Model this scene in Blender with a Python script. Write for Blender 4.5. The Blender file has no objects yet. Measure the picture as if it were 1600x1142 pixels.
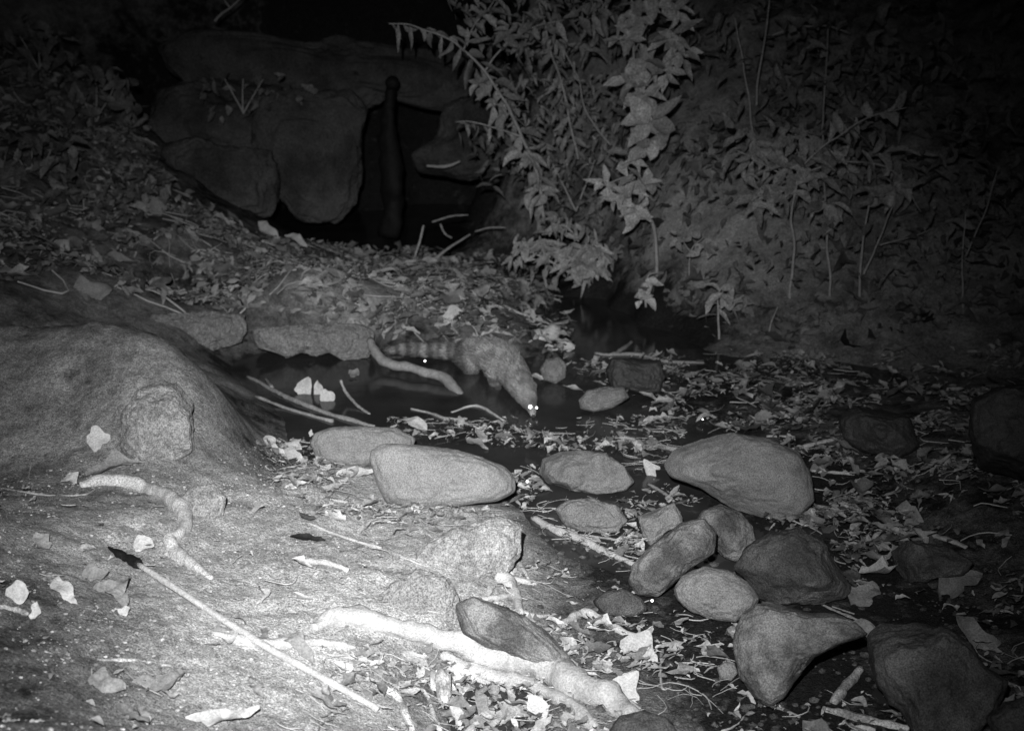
import bpy, math, random
import numpy as np
from mathutils import Vector

random.seed(7); RNG = np.random.default_rng(11)
C = bpy.context.scene.collection
SC = bpy.context.scene

# ------------------------------------------------------------------ camera, world, light
W, H, F = 1600.0, 1142.0, 1900.0
CAMZ, PITCH = 1.10, math.radians(15.4)
cam_d = bpy.data.cameras.new('camera'); cam = bpy.data.objects.new('camera', cam_d); C.objects.link(cam)
cam.location = (0, 0, CAMZ); cam.rotation_euler = (math.pi/2 - PITCH, 0, 0)
cam_d.sensor_width = 36; cam_d.sensor_fit = 'HORIZONTAL'; cam_d.lens = 36*F/W
cam_d.clip_start = 0.05; cam_d.clip_end = 200
SC.camera = cam
cam_d.dof.use_dof = True; cam_d.dof.focus_distance = 2.4; cam_d.dof.aperture_fstop = 5.6
cp, sp = math.cos(PITCH), math.sin(PITCH)

wd = bpy.data.worlds.new('World'); SC.world = wd; wd.use_nodes = True
nt = wd.node_tree; bg = nt.nodes['Background']
sky = nt.nodes.new('ShaderNodeTexSky'); sky.sky_type = 'NISHITA'; sky.sun_disc = False
sky.sun_elevation = math.radians(-4); sky.sun_rotation = math.radians(120)
hs = nt.nodes.new('ShaderNodeHueSaturation'); hs.inputs['Saturation'].default_value = 0
nt.links.new(sky.outputs[0], hs.inputs['Color']); nt.links.new(hs.outputs[0], bg.inputs[0])
bg.inputs[1].default_value = 0.10

# the flash of the trail camera: the only lamp that lights this night picture
FL_POS = Vector((-0.07, 0.0, CAMZ + 0.16))
def ray(px, py):
    dx = (px - W/2)/F; dy = -(py - H/2)/F
    return Vector((dx, cp + dy*sp, -sp + dy*cp))
fl = bpy.data.lights.new('camera_flash', 'SPOT'); flo = bpy.data.objects.new('camera_flash', fl); C.objects.link(flo)
flo.location = FL_POS
tgt = Vector((0, 0, CAMZ)) + ray(625, 700)*2.4
flo.rotation_euler = (tgt - FL_POS).to_track_quat('-Z', 'Y').to_euler()
fl.energy = 590; fl.spot_size = math.radians(110); fl.spot_blend = 1.0; fl.shadow_soft_size = 0.012
fl.use_nodes = True; ln = fl.node_tree; LK = ln.links.new; em = ln.nodes['Emission']
ltc = ln.nodes.new('ShaderNodeTexCoord'); lsx = ln.nodes.new('ShaderNodeSeparateXYZ'); LK(ltc.outputs['Normal'], lsx.inputs[0])
def lmath(op, a, b=None):
    x = ln.nodes.new('ShaderNodeMath'); x.operation = op
    for k, v in ((0, a), (1, b)):
        if v is None: continue
        if isinstance(v, (int, float)): x.inputs[k].default_value = v
        else: LK(v, x.inputs[k])
    return x.outputs[0]
SX, SY = math.tan(math.radians(12.3)), math.tan(math.radians(14.2))     # the beam of the flash is tall and narrow
lx = lmath('POWER', lmath('ABSOLUTE', lmath('DIVIDE', lsx.outputs[0], lsx.outputs[2])), 2.0)
ly = lmath('POWER', lmath('ABSOLUTE', lmath('DIVIDE', lsx.outputs[1], lsx.outputs[2])), 2.0)
LK(lmath('EXPONENT', lmath('MULTIPLY', lmath('ADD', lmath('MULTIPLY', lx, 1/(2*SX*SX)), lmath('MULTIPLY', ly, 1/(2*SY*SY))), -1.0)), em.inputs['Strength'])
SC.view_settings.view_transform = 'Standard'; SC.view_settings.look = 'None'
SC.view_settings.gamma = 1.0; SC.view_settings.exposure = 0.0
SC.render.resolution_x = 1024; SC.render.resolution_y = 730

# ------------------------------------------------------------------ noise
def _hash(ix, iy, iz, seed):
    h = (ix.astype(np.int64)*374761393 + iy.astype(np.int64)*668265263 + iz.astype(np.int64)*2147483647 + seed*974634777) & 0xffffffff
    h = ((h ^ (h >> 13))*1274126177) & 0xffffffff
    h = (h ^ (h >> 16))
    return (h & 0xffff)/65535.0*2 - 1
def vnoise(p, seed=0):
    i = np.floor(p).astype(np.int64); f = p - i; f = f*f*(3 - 2*f)
    r = 0
    for a in (0, 1):
        for b in (0, 1):
            for c in (0, 1):
                w = (f[:, 0] if a else 1 - f[:, 0])*(f[:, 1] if b else 1 - f[:, 1])*(f[:, 2] if c else 1 - f[:, 2])
                r = r + w*_hash(i[:, 0] + a, i[:, 1] + b, i[:, 2] + c, seed)
    return r
def fbm(p, oct=4, seed=0, gain=0.5):
    r = 0; a = 1.0; q = np.array(p, float)
    for k in range(oct):
        r = r + a*vnoise(q, seed + k*17); a *= gain; q = q*2.03 + 13.7
    return r

# ------------------------------------------------------------------ geometry helpers
def new_mesh(name, verts, faces, mat, parent=None, smooth=True):
    me = bpy.data.meshes.new(name)
    me.from_pydata([tuple(v) for v in verts], [], [tuple(f) for f in faces]); me.update()
    if smooth: me.polygons.foreach_set('use_smooth', [True]*len(me.polygons))
    o = bpy.data.objects.new(name, me); C.objects.link(o)
    if mat: me.materials.append(mat)
    if parent: o.parent = parent
    return o
def tag(o, label, cat, group=None, kind=None):
    if label: o['label'] = label
    if cat: o['category'] = cat
    if group: o['group'] = group
    if kind: o['kind'] = kind
    return o
def recenter(o):
    """put the origin of a top-level mesh at its base"""
    me = o.data; n = len(me.vertices); a = np.empty(n*3); me.vertices.foreach_get('co', a); a = a.reshape(-1, 3)
    c = (a.min(0) + a.max(0))/2; c[2] = a[:, 2].min()
    me.vertices.foreach_set('co', (a - c).ravel()); me.update(); o.location = c
def thing(name, loc, label, cat, group=None):
    o = bpy.data.objects.new(name, None); C.objects.link(o); o.location = loc; o.empty_display_size = 0.05
    return tag(o, label, cat, group)
def part(name, verts, faces, mat, root, smooth=True):
    v = np.array(verts, float) - np.array(root.location)
    return new_mesh(name, v, faces, mat, root, smooth)
CAMV = np.array((0, 0, CAMZ))
def raya(px, py): return np.array(ray(px, py))
def atY(px, py, Y):
    r = raya(px, py); return CAMV + r*(Y/r[1])
def atZ(px, py, z):
    r = raya(px, py); return CAMV + r*((z - CAMZ)/r[2])
def proj(P):
    P = np.atleast_2d(P) - CAMV
    d = P[:, 1]*cp - P[:, 2]*sp; up = P[:, 1]*sp + P[:, 2]*cp
    d = np.where(d < .05, .05, d)
    return W/2 + F*P[:, 0]/d, H/2 - F*up/d, d

# ------------------------------------------------------------------ materials (everything is grey: an infrared picture)
def mat(name, base, var=0.3, scale=12, grain=0.25, gscale=350, rough=0.9, bump=0.3, bscale=40, island=0, spec=0.2, detail_coord='Object', blotch=None, translucent=0, metallic=0):
    m = bpy.data.materials.new(name); m.use_nodes = True; n = m.node_tree; L = n.links.new
    b = n.nodes['Principled BSDF']; b.inputs['Roughness'].default_value = rough
    b.inputs['Specular IOR Level'].default_value = spec; b.inputs['Metallic'].default_value = metallic
    tc = n.nodes.new('ShaderNodeNewGeometry') if detail_coord == 'World' else n.nodes.new('ShaderNodeTexCoord')
    co = tc.outputs['Position'] if detail_coord == 'World' else tc.outputs['Object']
    def noise(s, d=4, r=.6):
        x = n.nodes.new('ShaderNodeTexNoise'); x.inputs['Scale'].default_value = s; x.inputs['Detail'].default_value = d
        x.inputs['Roughness'].default_value = r; L(co, x.inputs['Vector']); return x.outputs['Fac']
    def maprange(v, a, b_, c, d):
        x = n.nodes.new('ShaderNodeMapRange'); x.inputs[1].default_value = a; x.inputs[2].default_value = b_
        x.inputs[3].default_value = c; x.inputs[4].default_value = d; L(v, x.inputs[0]); return x.outputs[0]
    def mul(a, c, op='MULTIPLY'):
        x = n.nodes.new('ShaderNodeMath'); x.operation = op
        for k, v in ((0, a), (1, c)):
            if isinstance(v, (int, float)): x.inputs[k].default_value = v
            else: L(v, x.inputs[k])
        return x.outputs[0]
    v = maprange(noise(scale), .3, .7, 1 - var, 1 + var)
    g = maprange(noise(gscale, 2, .7), .32, .68, 1 - min(grain*1.9, .85), 1 + min(grain*1.9, .85))
    v = mul(v, g)
    if blotch:
        bs, lo, hi, f = blotch
        v = mul(v, maprange(noise(bs, 5, .65), lo, hi, f, 1))
    if island:
        gg = n.nodes.new('ShaderNodeNewGeometry')
        v = mul(v, maprange(gg.outputs['Random Per Island'], 0, 1, 1 - island, 1 + island))
    v = mul(v, base)
    cr = n.nodes.new('ShaderNodeCombineColor'); L(v, cr.inputs[0]); L(v, cr.inputs[1]); L(v, cr.inputs[2])
    L(cr.outputs[0], b.inputs['Base Color'])
    if bump:
        bp = n.nodes.new('ShaderNodeBump'); bp.inputs['Strength'].default_value = bump; bp.inputs['Distance'].default_value = 0.01
        L(mul(noise(bscale, 6, .65), mul(noise(bscale*5, 3), .35), 'ADD'), bp.inputs['Height']); L(bp.outputs[0], b.inputs['Normal'])
    if translucent:
        b.inputs['Subsurface Weight'].default_value = 0
        t = n.nodes.new('ShaderNodeBsdfTranslucent'); L(cr.outputs[0], t.inputs[0])
        mx = n.nodes.new('ShaderNodeMixShader'); mx.inputs[0].default_value = translucent
        L(b.outputs[0], mx.inputs[1]); L(t.outputs[0], mx.inputs[2]); L(mx.outputs[0], n.nodes['Material Output'].inputs[0])
    m['v'] = 0
    return m
M = {}
M['rock'] = mat('smooth_rock', .21, .2, 9, .26, 380, .85, .38, 30, blotch=(20, .3, .5, .75))
M['rock_pale'] = mat('pale_rock', .255, .15, 9, .26, 380, .85, .28, 30, blotch=(20, .3, .5, .8))
M['rock_dark'] = mat('dark_rock', .125, .3, 9, .3, 380, .8, .8, 30, blotch=(11, .38, .6, .5))
M['rock_mottled'] = mat('mottled_rock', .22, .25, 12, .28, 380, .85, .7, 34, blotch=(14, .40, .56, .42))
M['rock_black'] = mat('wet_black_rock', .05, .3, 9, .3, 400, .5, .5, 25)
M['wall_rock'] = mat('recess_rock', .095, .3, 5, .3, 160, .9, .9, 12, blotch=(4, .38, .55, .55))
M['earth'] = mat('packed_earth', .155, .28, 7, .35, 300, .95, .7, 30, blotch=(22, .36, .5, .6))
M['earth_pale'] = mat('pale_earth', .24, .2, 9, .35, 300, .95, .6, 30)
M['wood'] = mat('bleached_wood', .50, .2, 30, .15, 300, .8, .5, 60)
M['wood_grey'] = mat('grey_wood', .34, .25, 30, .2, 300, .85, .5, 60)
M['wood_mud'] = mat('muddy_root', .60, .3, 25, .25, 300, .9, .6, 50, blotch=(18, .38, .56, .5))
M['hook_root'] = mat('dusty_root', .62, .2, 25, .25, 300, .9, .5, 50)
M['wood_dark_shade'] = mat('dark_wood_and_shade', .015, .2, 30, .2, 300, .6, .5, 60)  # dark stick tip, and the black that paints shadow on the recess post
M['twig'] = mat('twig_wood', .45, .2, 30, .15, 300, .85, .2, 60, island=.35)
M['dead'] = mat('dead_leaf', .50, .25, 25, .12, 250, .8, .3, 60, island=.35, translucent=.15)
M['dead_big'] = mat('pale_dead_leaf', .62, .2, 25, .12, 250, .8, .4, 60, translucent=.1)
M['dead_mid'] = mat('grey_dead_leaf', .30, .3, 25, .15, 250, .8, .4, 60, translucent=.1)
M['dead_dark'] = mat('black_dead_leaf', .03, .3, 25, .15, 250, .6, .4, 60)
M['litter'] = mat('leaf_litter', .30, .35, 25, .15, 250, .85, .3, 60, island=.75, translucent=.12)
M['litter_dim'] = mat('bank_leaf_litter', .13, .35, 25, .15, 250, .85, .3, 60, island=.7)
M['debris'] = mat('bleached_debris', .38, .3, 25, .15, 250, .85, .3, 60, island=.6)
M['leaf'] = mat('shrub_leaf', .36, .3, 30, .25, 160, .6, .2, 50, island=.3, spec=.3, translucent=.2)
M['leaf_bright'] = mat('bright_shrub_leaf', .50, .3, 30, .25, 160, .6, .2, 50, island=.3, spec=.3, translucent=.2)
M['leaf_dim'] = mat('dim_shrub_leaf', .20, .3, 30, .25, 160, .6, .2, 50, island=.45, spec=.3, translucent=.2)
M['stem'] = mat('pale_stem', .42, .2, 30, .15, 200, .8, .2, 60)
M['gravel'] = mat('gravel', .36, .3, 25, .2, 300, .85, .3, 60, island=.6)

def ground_mat(const=None, name='damp_shaded_soil', k=1.08):
    m = bpy.data.materials.new(name); m.use_nodes = True; n = m.node_tree; L = n.links.new
    b = n.nodes['Principled BSDF']; b.inputs['Roughness'].default_value = .95; b.inputs['Specular IOR Level'].default_value = .08
    g = n.nodes.new('ShaderNodeNewGeometry'); pos = g.outputs['Position']
    def noise(s, d=4, r=.6):
        x = n.nodes.new('ShaderNodeTexNoise'); x.inputs['Scale'].default_value = s; x.inputs['Detail'].default_value = d
        x.inputs['Roughness'].default_value = r; L(pos, x.inputs['Vector']); return x.outputs['Fac']
    def mr(v, a, b_, c, d):
        x = n.nodes.new('ShaderNodeMapRange'); x.inputs[1].default_value = a; x.inputs[2].default_value = b_
        x.inputs[3].default_value = c; x.inputs[4].default_value = d; L(v, x.inputs[0]); return x.outputs[0]
    def mm(a, c, op='MULTIPLY'):
        x = n.nodes.new('ShaderNodeMath'); x.operation = op
        for k, v in ((0, a), (1, c)):
            if isinstance(v, (int, float)): x.inputs[k].default_value = v
            else: L(v, x.inputs[k])
        return x.outputs[0]
    at = n.nodes.new('ShaderNodeAttribute'); at.attribute_name = 'soil'      # how dry the soil is, 0 wet black mud and painted shade .. 1 dry
    v = mm(mr(noise(5), .3, .7, .9, 1.1), mr(noise(300, 2, .75), .32, .68, .4, 1.6))
    v = mm(v, mr(noise(90, 3, .7), .35, .65, .75, 1.25))
    v = mm(v, mr(noise(28, 5, .7), .34, .5, .74, 1.0))
    dry = mr(mm(at.outputs['Fac'] if const is None else const, mm(noise(16, 5, .7), .5, 'SUBTRACT'), 'ADD'), .1, 1.0, .03*k, .56*k)  # soil tone by dryness, low values also carry painted shade
    v = mm(v, dry)
    cr = n.nodes.new('ShaderNodeCombineColor'); [L(v, cr.inputs[k]) for k in range(3)]
    L(cr.outputs[0], b.inputs['Base Color'])
    bp = n.nodes.new('ShaderNodeBump'); bp.inputs['Strength'].default_value = .8; bp.inputs['Distance'].default_value = .012
    L(mm(noise(38, 8, .75), mm(noise(200, 4), .45), 'ADD'), bp.inputs['Height']); L(bp.outputs[0], b.inputs['Normal'])
    return m
def water_mat():
    m = bpy.data.materials.new('murky_water'); m.use_nodes = True; n = m.node_tree; L = n.links.new
    b = n.nodes['Principled BSDF']; b.inputs['Roughness'].default_value = .13; b.inputs['IOR'].default_value = 1.33; b.inputs['Specular IOR Level'].default_value = .4
    g = n.nodes.new('ShaderNodeNewGeometry')
    x = n.nodes.new('ShaderNodeTexNoise'); x.inputs['Scale'].default_value = 6; x.inputs['Detail'].default_value = 5; L(g.outputs['Position'], x.inputs['Vector'])
    r = n.nodes.new('ShaderNodeMapRange'); r.inputs[1].default_value = .35; r.inputs[2].default_value = .7; r.inputs[3].default_value = .035; r.inputs[4].default_value = .065
    L(x.outputs[0], r.inputs[0]); cr = n.nodes.new('ShaderNodeCombineColor'); [L(r.outputs[0], cr.inputs[k]) for k in range(3)]
    L(cr.outputs[0], b.inputs['Base Color'])
    x2 = n.nodes.new('ShaderNodeTexNoise'); x2.inputs['Scale'].default_value = 9; L(g.outputs['Position'], x2.inputs['Vector'])
    bp = n.nodes.new('ShaderNodeBump'); bp.inputs['Strength'].default_value = .08; bp.inputs['Distance'].default_value = .02
    L(x2.outputs[0], bp.inputs['Height']); L(bp.outputs[0], b.inputs['Normal'])
    return m
M['ground'] = ground_mat(); M['bank'] = ground_mat(.85, 'bank_soil', .72); M['ledge'] = ground_mat(.7, 'ledge_soil', .62); M['water'] = water_mat()
def bead_mat(r=.28):
    m = bpy.data.materials.new('shining_bead'); m.use_nodes = True; b = m.node_tree.nodes['Principled BSDF']
    b.inputs['Base Color'].default_value = (.95, .95, .95, 1); b.inputs['Metallic'].default_value = 1; b.inputs['Roughness'].default_value = r
    tcn = m.node_tree.nodes.new('ShaderNodeTexNoise'); tcn.inputs['Scale'].default_value = 50
    mr = m.node_tree.nodes.new('ShaderNodeMapRange'); mr.inputs[3].default_value = r*.8; mr.inputs[4].default_value = r*1.2
    m.node_tree.links.new(tcn.outputs[0], mr.inputs[0]); m.node_tree.links.new(mr.outputs[0], b.inputs['Roughness'])
    return m
M['bead'] = bead_mat(.30)

# ------------------------------------------------------------------ terrain
CT = []   # X, Y, z, dryness (negative values paint shade)
def cz(px, py, z, s=None):
    p = atZ(px, py, z); CT.append((p[0], p[1], z, (.8 if z > .02 else .0) if s is None else s))
def cy(px, py, Y, s=.6):
    p = atY(px, py, Y); CT.append((p[0], p[1], p[2], s))
def cw(x, y, z, s=.6): CT.append((x, y, z, s))
for a in [
 # pool and stream bed
 (400,600,-.05),(470,575,-.07),(560,585,-.08),(650,600,-.08),(740,610,-.07),(450,640,-.04),(560,640,-.06),(680,650,-.06),(800,660,-.06),
 (620,665,-.05),(740,690,-.05),(820,700,-.04),(900,660,-.05),(860,690,-.04),(960,660,-.04),(830,750,-.03),(1000,700,-.03),(1010,770,-.02),(930,640,-.05),
 (850,835,-.015),(900,860,-.01),(960,900,.0),(1020,720,-.01),(1100,780,.004),(1050,640,.004),
 (730,1100,-.02),(800,1100,-.02),(770,1140,-.02),(1080,1060,.006),(1050,990,.004),(1130,1110,.006),(1000,960,.004),
 (1290,1040,.004),(1420,940,.004),(1370,870,.006),(1330,760,.008),(1500,950,.002),(1250,1130,.004),(1350,820,.004),
 (720,590,-.03),(880,570,-.02),(940,590,-.03)]: cz(*a, 0.05)
for a in [
 # near bank
 (365,600,.05,.6),(420,690,.05,.7),(470,720,.06,.8),(560,800,.07,1),(700,810,.05,1),(800,810,.03,.9),(812,870,.03,.9),(760,900,.05,.9),
 (600,900,.09,1),(400,850,.11,1),(300,800,.14,.9),(100,850,.19,.75),(0,800,.23,.6),(-150,900,.3,.5),(0,1000,.25,.4),(0,1142,.30,.3),(150,1142,.23,.45),
 (300,1000,.15,.9),(300,1142,.15,.8),(500,1000,.09,1),(500,1142,.09,.8),(640,1080,.04,.5),(640,1142,.03,.7),(700,950,.07,.9),(840,990,.03,.6),
 (880,1090,.02,.4),(960,1142,.02,.5),(400,740,.10,.9),(350,745,.12,.8),(200,770,.15,.6),(20,770,.18,.5),(-200,790,.25,.4),(500,900,.1,1),(900,960,.0,.3),
 # ground behind mound
 (100,480,.24,.45),(250,475,.19,.45),(0,450,.33,.4),(120,430,.30,.4),(300,445,.15,.2),(-200,450,.45,.4),
 (330,500,.10,.4),(500,490,.11,.4),(450,480,.14,.3),(600,490,.10,.5),(700,490,.10,.5),(800,490,.07,.4),(850,520,.03,.2),(640,530,.06,.3),(760,530,.05,.3),
 (600,430,.06,.5),(700,420,.05,.5),(760,440,.07,.5),(830,470,.03,.3),(540,440,.07,.3),(880,545,.0,.1),
 (560,560,.0,.1),(650,555,.0,.1),(700,565,.0,.1)]: cz(*a)
for a in [(600,385,-.10),(700,375,-.10),(520,370,-.08),(780,390,-.06),(860,440,-.06),(940,490,-.06),(1020,530,-.04),(900,460,-.06),(980,512,-.05),
          (650,350,-.12),(800,360,-.10),(500,350,-.08),(870,505,-.02),(960,545,-.01)]: cz(*a, .0)
for a in [ # left slope
 (400,400,5.2),(350,362,5.3),(300,330,5.4),(250,300,5.45),(460,410,5.3),(100,300,5.1),(0,250,5.0),(0,350,4.5),(150,380,4.6),(300,395,4.7),(-200,250,4.8),
 (-200,350,4.2),(0,150,5.9),(150,130,6.4),(-200,120,5.8),(230,260,5.8),(0,400,4.2)]: cy(*a, .35)
for a in [ # right litter flat and bank
 (1100,555,4.15,.4),(1250,570,4.05,.4),(1350,570,4.0,.4),(1500,570,3.9,.4),(1700,560,3.8,.4),(1120,440,4.5,.6),(1120,300,4.9,.6),(1110,200,5.15,.6),(1100,60,5.6,.6),
 (1300,440,4.4,.5),(1300,300,4.75,.5),(1300,150,5.2,.5),(1300,0,5.8,.5),(1500,440,4.3,.5),(1500,300,4.6,.5),(1500,150,5.1,.5),(1500,0,5.7,.5),(1750,300,4.5,.5),(1750,100,5.0,.5),
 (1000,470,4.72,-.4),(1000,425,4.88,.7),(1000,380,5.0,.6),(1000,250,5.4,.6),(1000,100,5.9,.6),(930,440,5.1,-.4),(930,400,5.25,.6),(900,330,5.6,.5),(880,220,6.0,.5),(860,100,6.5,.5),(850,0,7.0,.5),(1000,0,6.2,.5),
 (850,380,5.9,.2),(1060,515,4.45,-.4),(1020,495,4.55,-.4),(1085,535,4.3,-.3),(960,462,4.9,-.4),(860,410,5.7,-.3),(880,425,5.45,-.3),(1080,470,4.55,.7)]: cy(*a)  # negative dryness paints the shadow under the bush along the bank foot
for a in [(1200,620,.02,.15),(1120,600,.01,.1),(1400,640,.05,.25),(1500,700,.06,.3),(1600,760,.09,.3),(1650,900,.05,.3),(1600,1100,.02,.2),(1150,650,.0,.1),(1300,690,.03,.2),(1450,780,.03,.25),(1560,860,.04,.25),(1500,1120,.0,.1),(1700,1142,.05,.2),(1380,740,.02,.2)]: cz(*a)
for a in [(-3,7.4,1.2),(-2,8.6,2.2),(-1,8.9,2.3),(0,8.9,2.4),(1.2,8.4,2.2),(2.5,7.6,2.4),(4,7,2.6),(-4,7,2.2),(-5,6,1.8),
          (-6,10,4),(0,11,4.2),(6,10,4.5),(6,7,3.6),(5,4,1.6),(4,2.5,.8),(3,1.5,.35),(-3,4,.75),(-3,2.5,.65),(-2.4,1.2,.55),(-5,4,1.6),(1,.8,.0),(0,.9,.10),(-1,.9,.28),(0,.5,.12),(2.2,3.9,.2),(6,2,1.8),
          ]: cw(*a)
for a in [(-2,7.3,.3),(-1.5,7.9,.1),(-.7,7.9,.1),(0,7.9,.1),(.5,7.7,.2),(-1,8.5,1.4),(0,8.5,1.4),(-.9,6.9,-.1),(-.3,6.9,-.1),(.2,6.9,-.1)]: cw(*a, -.3)  # negative dryness blackens the recess soil as painted shade
for a in [ # the earth mound at the left
 (-300,560,2.95),(-150,530,2.98),(0,516,3.0),(120,513,3.0),(200,520,3.0),(250,530,2.98),(300,556,2.96),(330,590,2.9),
 (-150,640,2.78),(0,610,2.82),(100,605,2.82),(200,605,2.80),(270,625,2.78),(-150,700,2.68),(0,680,2.70),(100,680,2.70),(190,680,2.68),(260,690,2.66),(20,730,2.62),(150,725,2.6)]: cy(*a, .5)
for a in [(-1.75,3.3,.27),(-1.4,3.3,.26),(-1.1,3.3,.25),(-.85,3.25,.16),(-.7,3.15,.06),(-.62,2.95,.03),(-.60,2.8,.04)]: cw(*a, .3)
for a in [(-60,1000,1.62),(20,985,1.66),(70,1030,1.60),(-40,1100,1.45),(50,1110,1.45)]: cy(*a, .15)
CTA = np.array(CT)
def rbf_fit(col, c=.12, lam=8e-3):
    X = CTA[:, :2]; D = np.sqrt(((X[:, None]-X[None])**2).sum(-1) + c*c)
    n = len(X); A = np.zeros((n+3, n+3)); A[:n, :n] = D - lam*np.eye(n); A[:n, n] = 1; A[:n, n+1:] = X; A[n, :n] = 1; A[n+1:, :n] = X.T
    b = np.zeros(n+3); b[:n] = CTA[:, col]; return np.linalg.solve(A, b), c
def rbf_eval(sol, P):
    w, c = sol; X = CTA[:, :2]; out = np.empty(len(P))
    for i in range(0, len(P), 20000):
        Q = P[i:i+20000]; D = np.sqrt(((Q[:, None]-X[None])**2).sum(-1) + c*c)
        out[i:i+20000] = D @ w[:len(X)] + w[len(X)] + Q @ w[len(X)+1:]
    return out
solz = rbf_fit(2); sols = rbf_fit(3)
NR, NCOL, Y0, Y1, TM = 520, 640, 0.6, 13.0, 1.15
dl = math.log(Y1/Y0)/(NR-1); dt = 2*TM/(NCOL-1)
rr = Y0*np.exp(np.arange(NR)*dl); tt = -TM + np.arange(NCOL)*dt
GY, GT = np.meshgrid(rr, tt, indexing='ij'); GX = GY*GT*(1 + .35/GY)
def fwd(x, y):   # world -> grid coordinates
    r = np.log(np.clip(y, Y0, Y1)/Y0)/dl; c = (x/(y*(1 + .35/y)) + TM)/dt
    return np.clip(r, 0, NR-1.001), np.clip(c, 0, NCOL-1.001)
PP = np.stack([GX.ravel(), GY.ravel()], 1)
Z = rbf_eval(solz, PP); S = rbf_eval(sols, PP)
P3 = np.stack([PP[:, 0], PP[:, 1], np.zeros(len(PP))], 1)
land = np.clip((Z + .02)/.08, .15, 1)
Z = Z + fbm(P3*4, 3, 1)*.014*land + fbm(P3*16, 4, 5)*.0055*land + fbm(P3*60, 3, 9)*.0035*land
steep = np.clip((Z - .25)/.5, 0, 1)*np.clip((P3[:, 1]-3.5), 0, 1)
Z = Z + steep*(fbm(np.stack([P3[:, 0]*5, P3[:, 1]*5, Z*5], 1), 4, 31)*.07)
wetn = fbm(P3*9, 4, 44)
S = S + wetn*.12
GZ = Z.reshape(NR, NCOL)
def hgt(x, y):
    x = np.asarray(x, float); y = np.asarray(y, float)
    r, c = fwd(x, y); i = r.astype(int); j = c.astype(int); fr = r - i; fc = c - j
    return GZ[i, j]*(1-fr)*(1-fc) + GZ[i+1, j]*fr*(1-fc) + GZ[i, j+1]*(1-fr)*fc + GZ[i+1, j+1]*fr*fc
TS = np.arange(.7, 12, .006)
def hit(px, py, water=True):
    r = raya(px, py); r = r/r[1]
    P = CAMV + TS[:, None]*r
    h = hgt(P[:, 0], P[:, 1])
    if water: h = np.maximum(h, 0)
    k = np.nonzero(P[:, 2] <= h)[0]
    return P[k[0]] if len(k) else P[-1]
idx = np.arange(NR*NCOL).reshape(NR, NCOL)
q = np.stack([idx[:-1, :-1].ravel(), idx[:-1, 1:].ravel(), idx[1:, 1:].ravel(), idx[1:, :-1].ravel()], 1)
def big_mesh(name, V, Fq, mat_, smooth=True, parent=None):
    me = bpy.data.meshes.new(name); V = np.asarray(V, np.float32); k = Fq.shape[1]
    me.vertices.add(len(V)); me.vertices.foreach_set('co', V.ravel())
    me.loops.add(Fq.size); me.loops.foreach_set('vertex_index', Fq.astype(np.int32).ravel())
    me.polygons.add(len(Fq)); me.polygons.foreach_set('loop_start', np.arange(0, Fq.size, k, dtype=np.int32))
    me.polygons.foreach_set('loop_total', np.full(len(Fq), k, np.int32))
    me.polygons.foreach_set('use_smooth', np.full(len(Fq), smooth, bool)); me.update(calc_edges=True); me.validate()
    o = bpy.data.objects.new(name, me); C.objects.link(o); me.materials.append(mat_)
    if parent: o.parent = parent
    return o
g = big_mesh('ground', np.stack([GX.ravel(), GY.ravel(), Z], 1), q, M['ground']); tag(g, 'uneven soil banks on both sides of the dark stream', 'ground', kind='structure')
at = g.data.attributes.new('soil', 'FLOAT', 'POINT'); at.data.foreach_set('value', np.clip(S, 0, 1).astype(np.float32))  # soil dryness, with painted shade at the low end
w = new_mesh('water', [(-9, .3, 0), (9, .3, 0), (9, 9, 0), (-9, 9, 0)], [(0, 1, 2, 3)], M['water']); tag(w, 'still dark stream water between the banks', 'water', kind='structure')

# ------------------------------------------------------------------ builders
ICO = {}
def ico(n):
    if n not in ICO:
        import bmesh
        bm = bmesh.new(); bmesh.ops.create_icosphere(bm, subdivisions=n, radius=1)
        ICO[n] = (np.array([v.co[:] for v in bm.verts]), np.array([[v.index for v in f.verts] for f in bm.faces])); bm.free()
    return ICO[n]
def inpoly(x, y, poly):
    x = np.asarray(x); y = np.asarray(y); r = np.zeros(x.shape, bool); n = len(poly)
    for i in range(n):
        x1, y1 = poly[i]; x2, y2 = poly[(i+1) % n]
        if y1 == y2: continue
        c = ((y1 > y) != (y2 > y)) & (x < (x2-x1)*(y-y1)/(y2-y1) + x1); r ^= c
    return r
def polar(poly, n=240, smooth=3):
    a = np.array(poly, float); c = (a.min(0)+a.max(0))/2; c = (c + a.mean(0))/2
    th = np.arange(n)/n*2*np.pi; R = np.zeros(n)
    for k, t in enumerate(th):
        d = np.array((math.cos(t), math.sin(t))); best = 0
        for i in range(len(a)):
            p = a[i]-c; e = a[(i+1) % len(a)]-a[i]; den = d[0]*e[1]-d[1]*e[0]
            if abs(den) < 1e-9: continue
            s = (p[0]*e[1]-p[1]*e[0])/den; u = (p[0]*d[1]-p[1]*d[0])/den
            if s > 0 and -1e-6 <= u <= 1+1e-6: best = max(best, s)
        R[k] = best
    for _ in range(smooth): R = (np.roll(R, 1) + 2*R + np.roll(R, -1))/4
    return c, R
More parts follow.
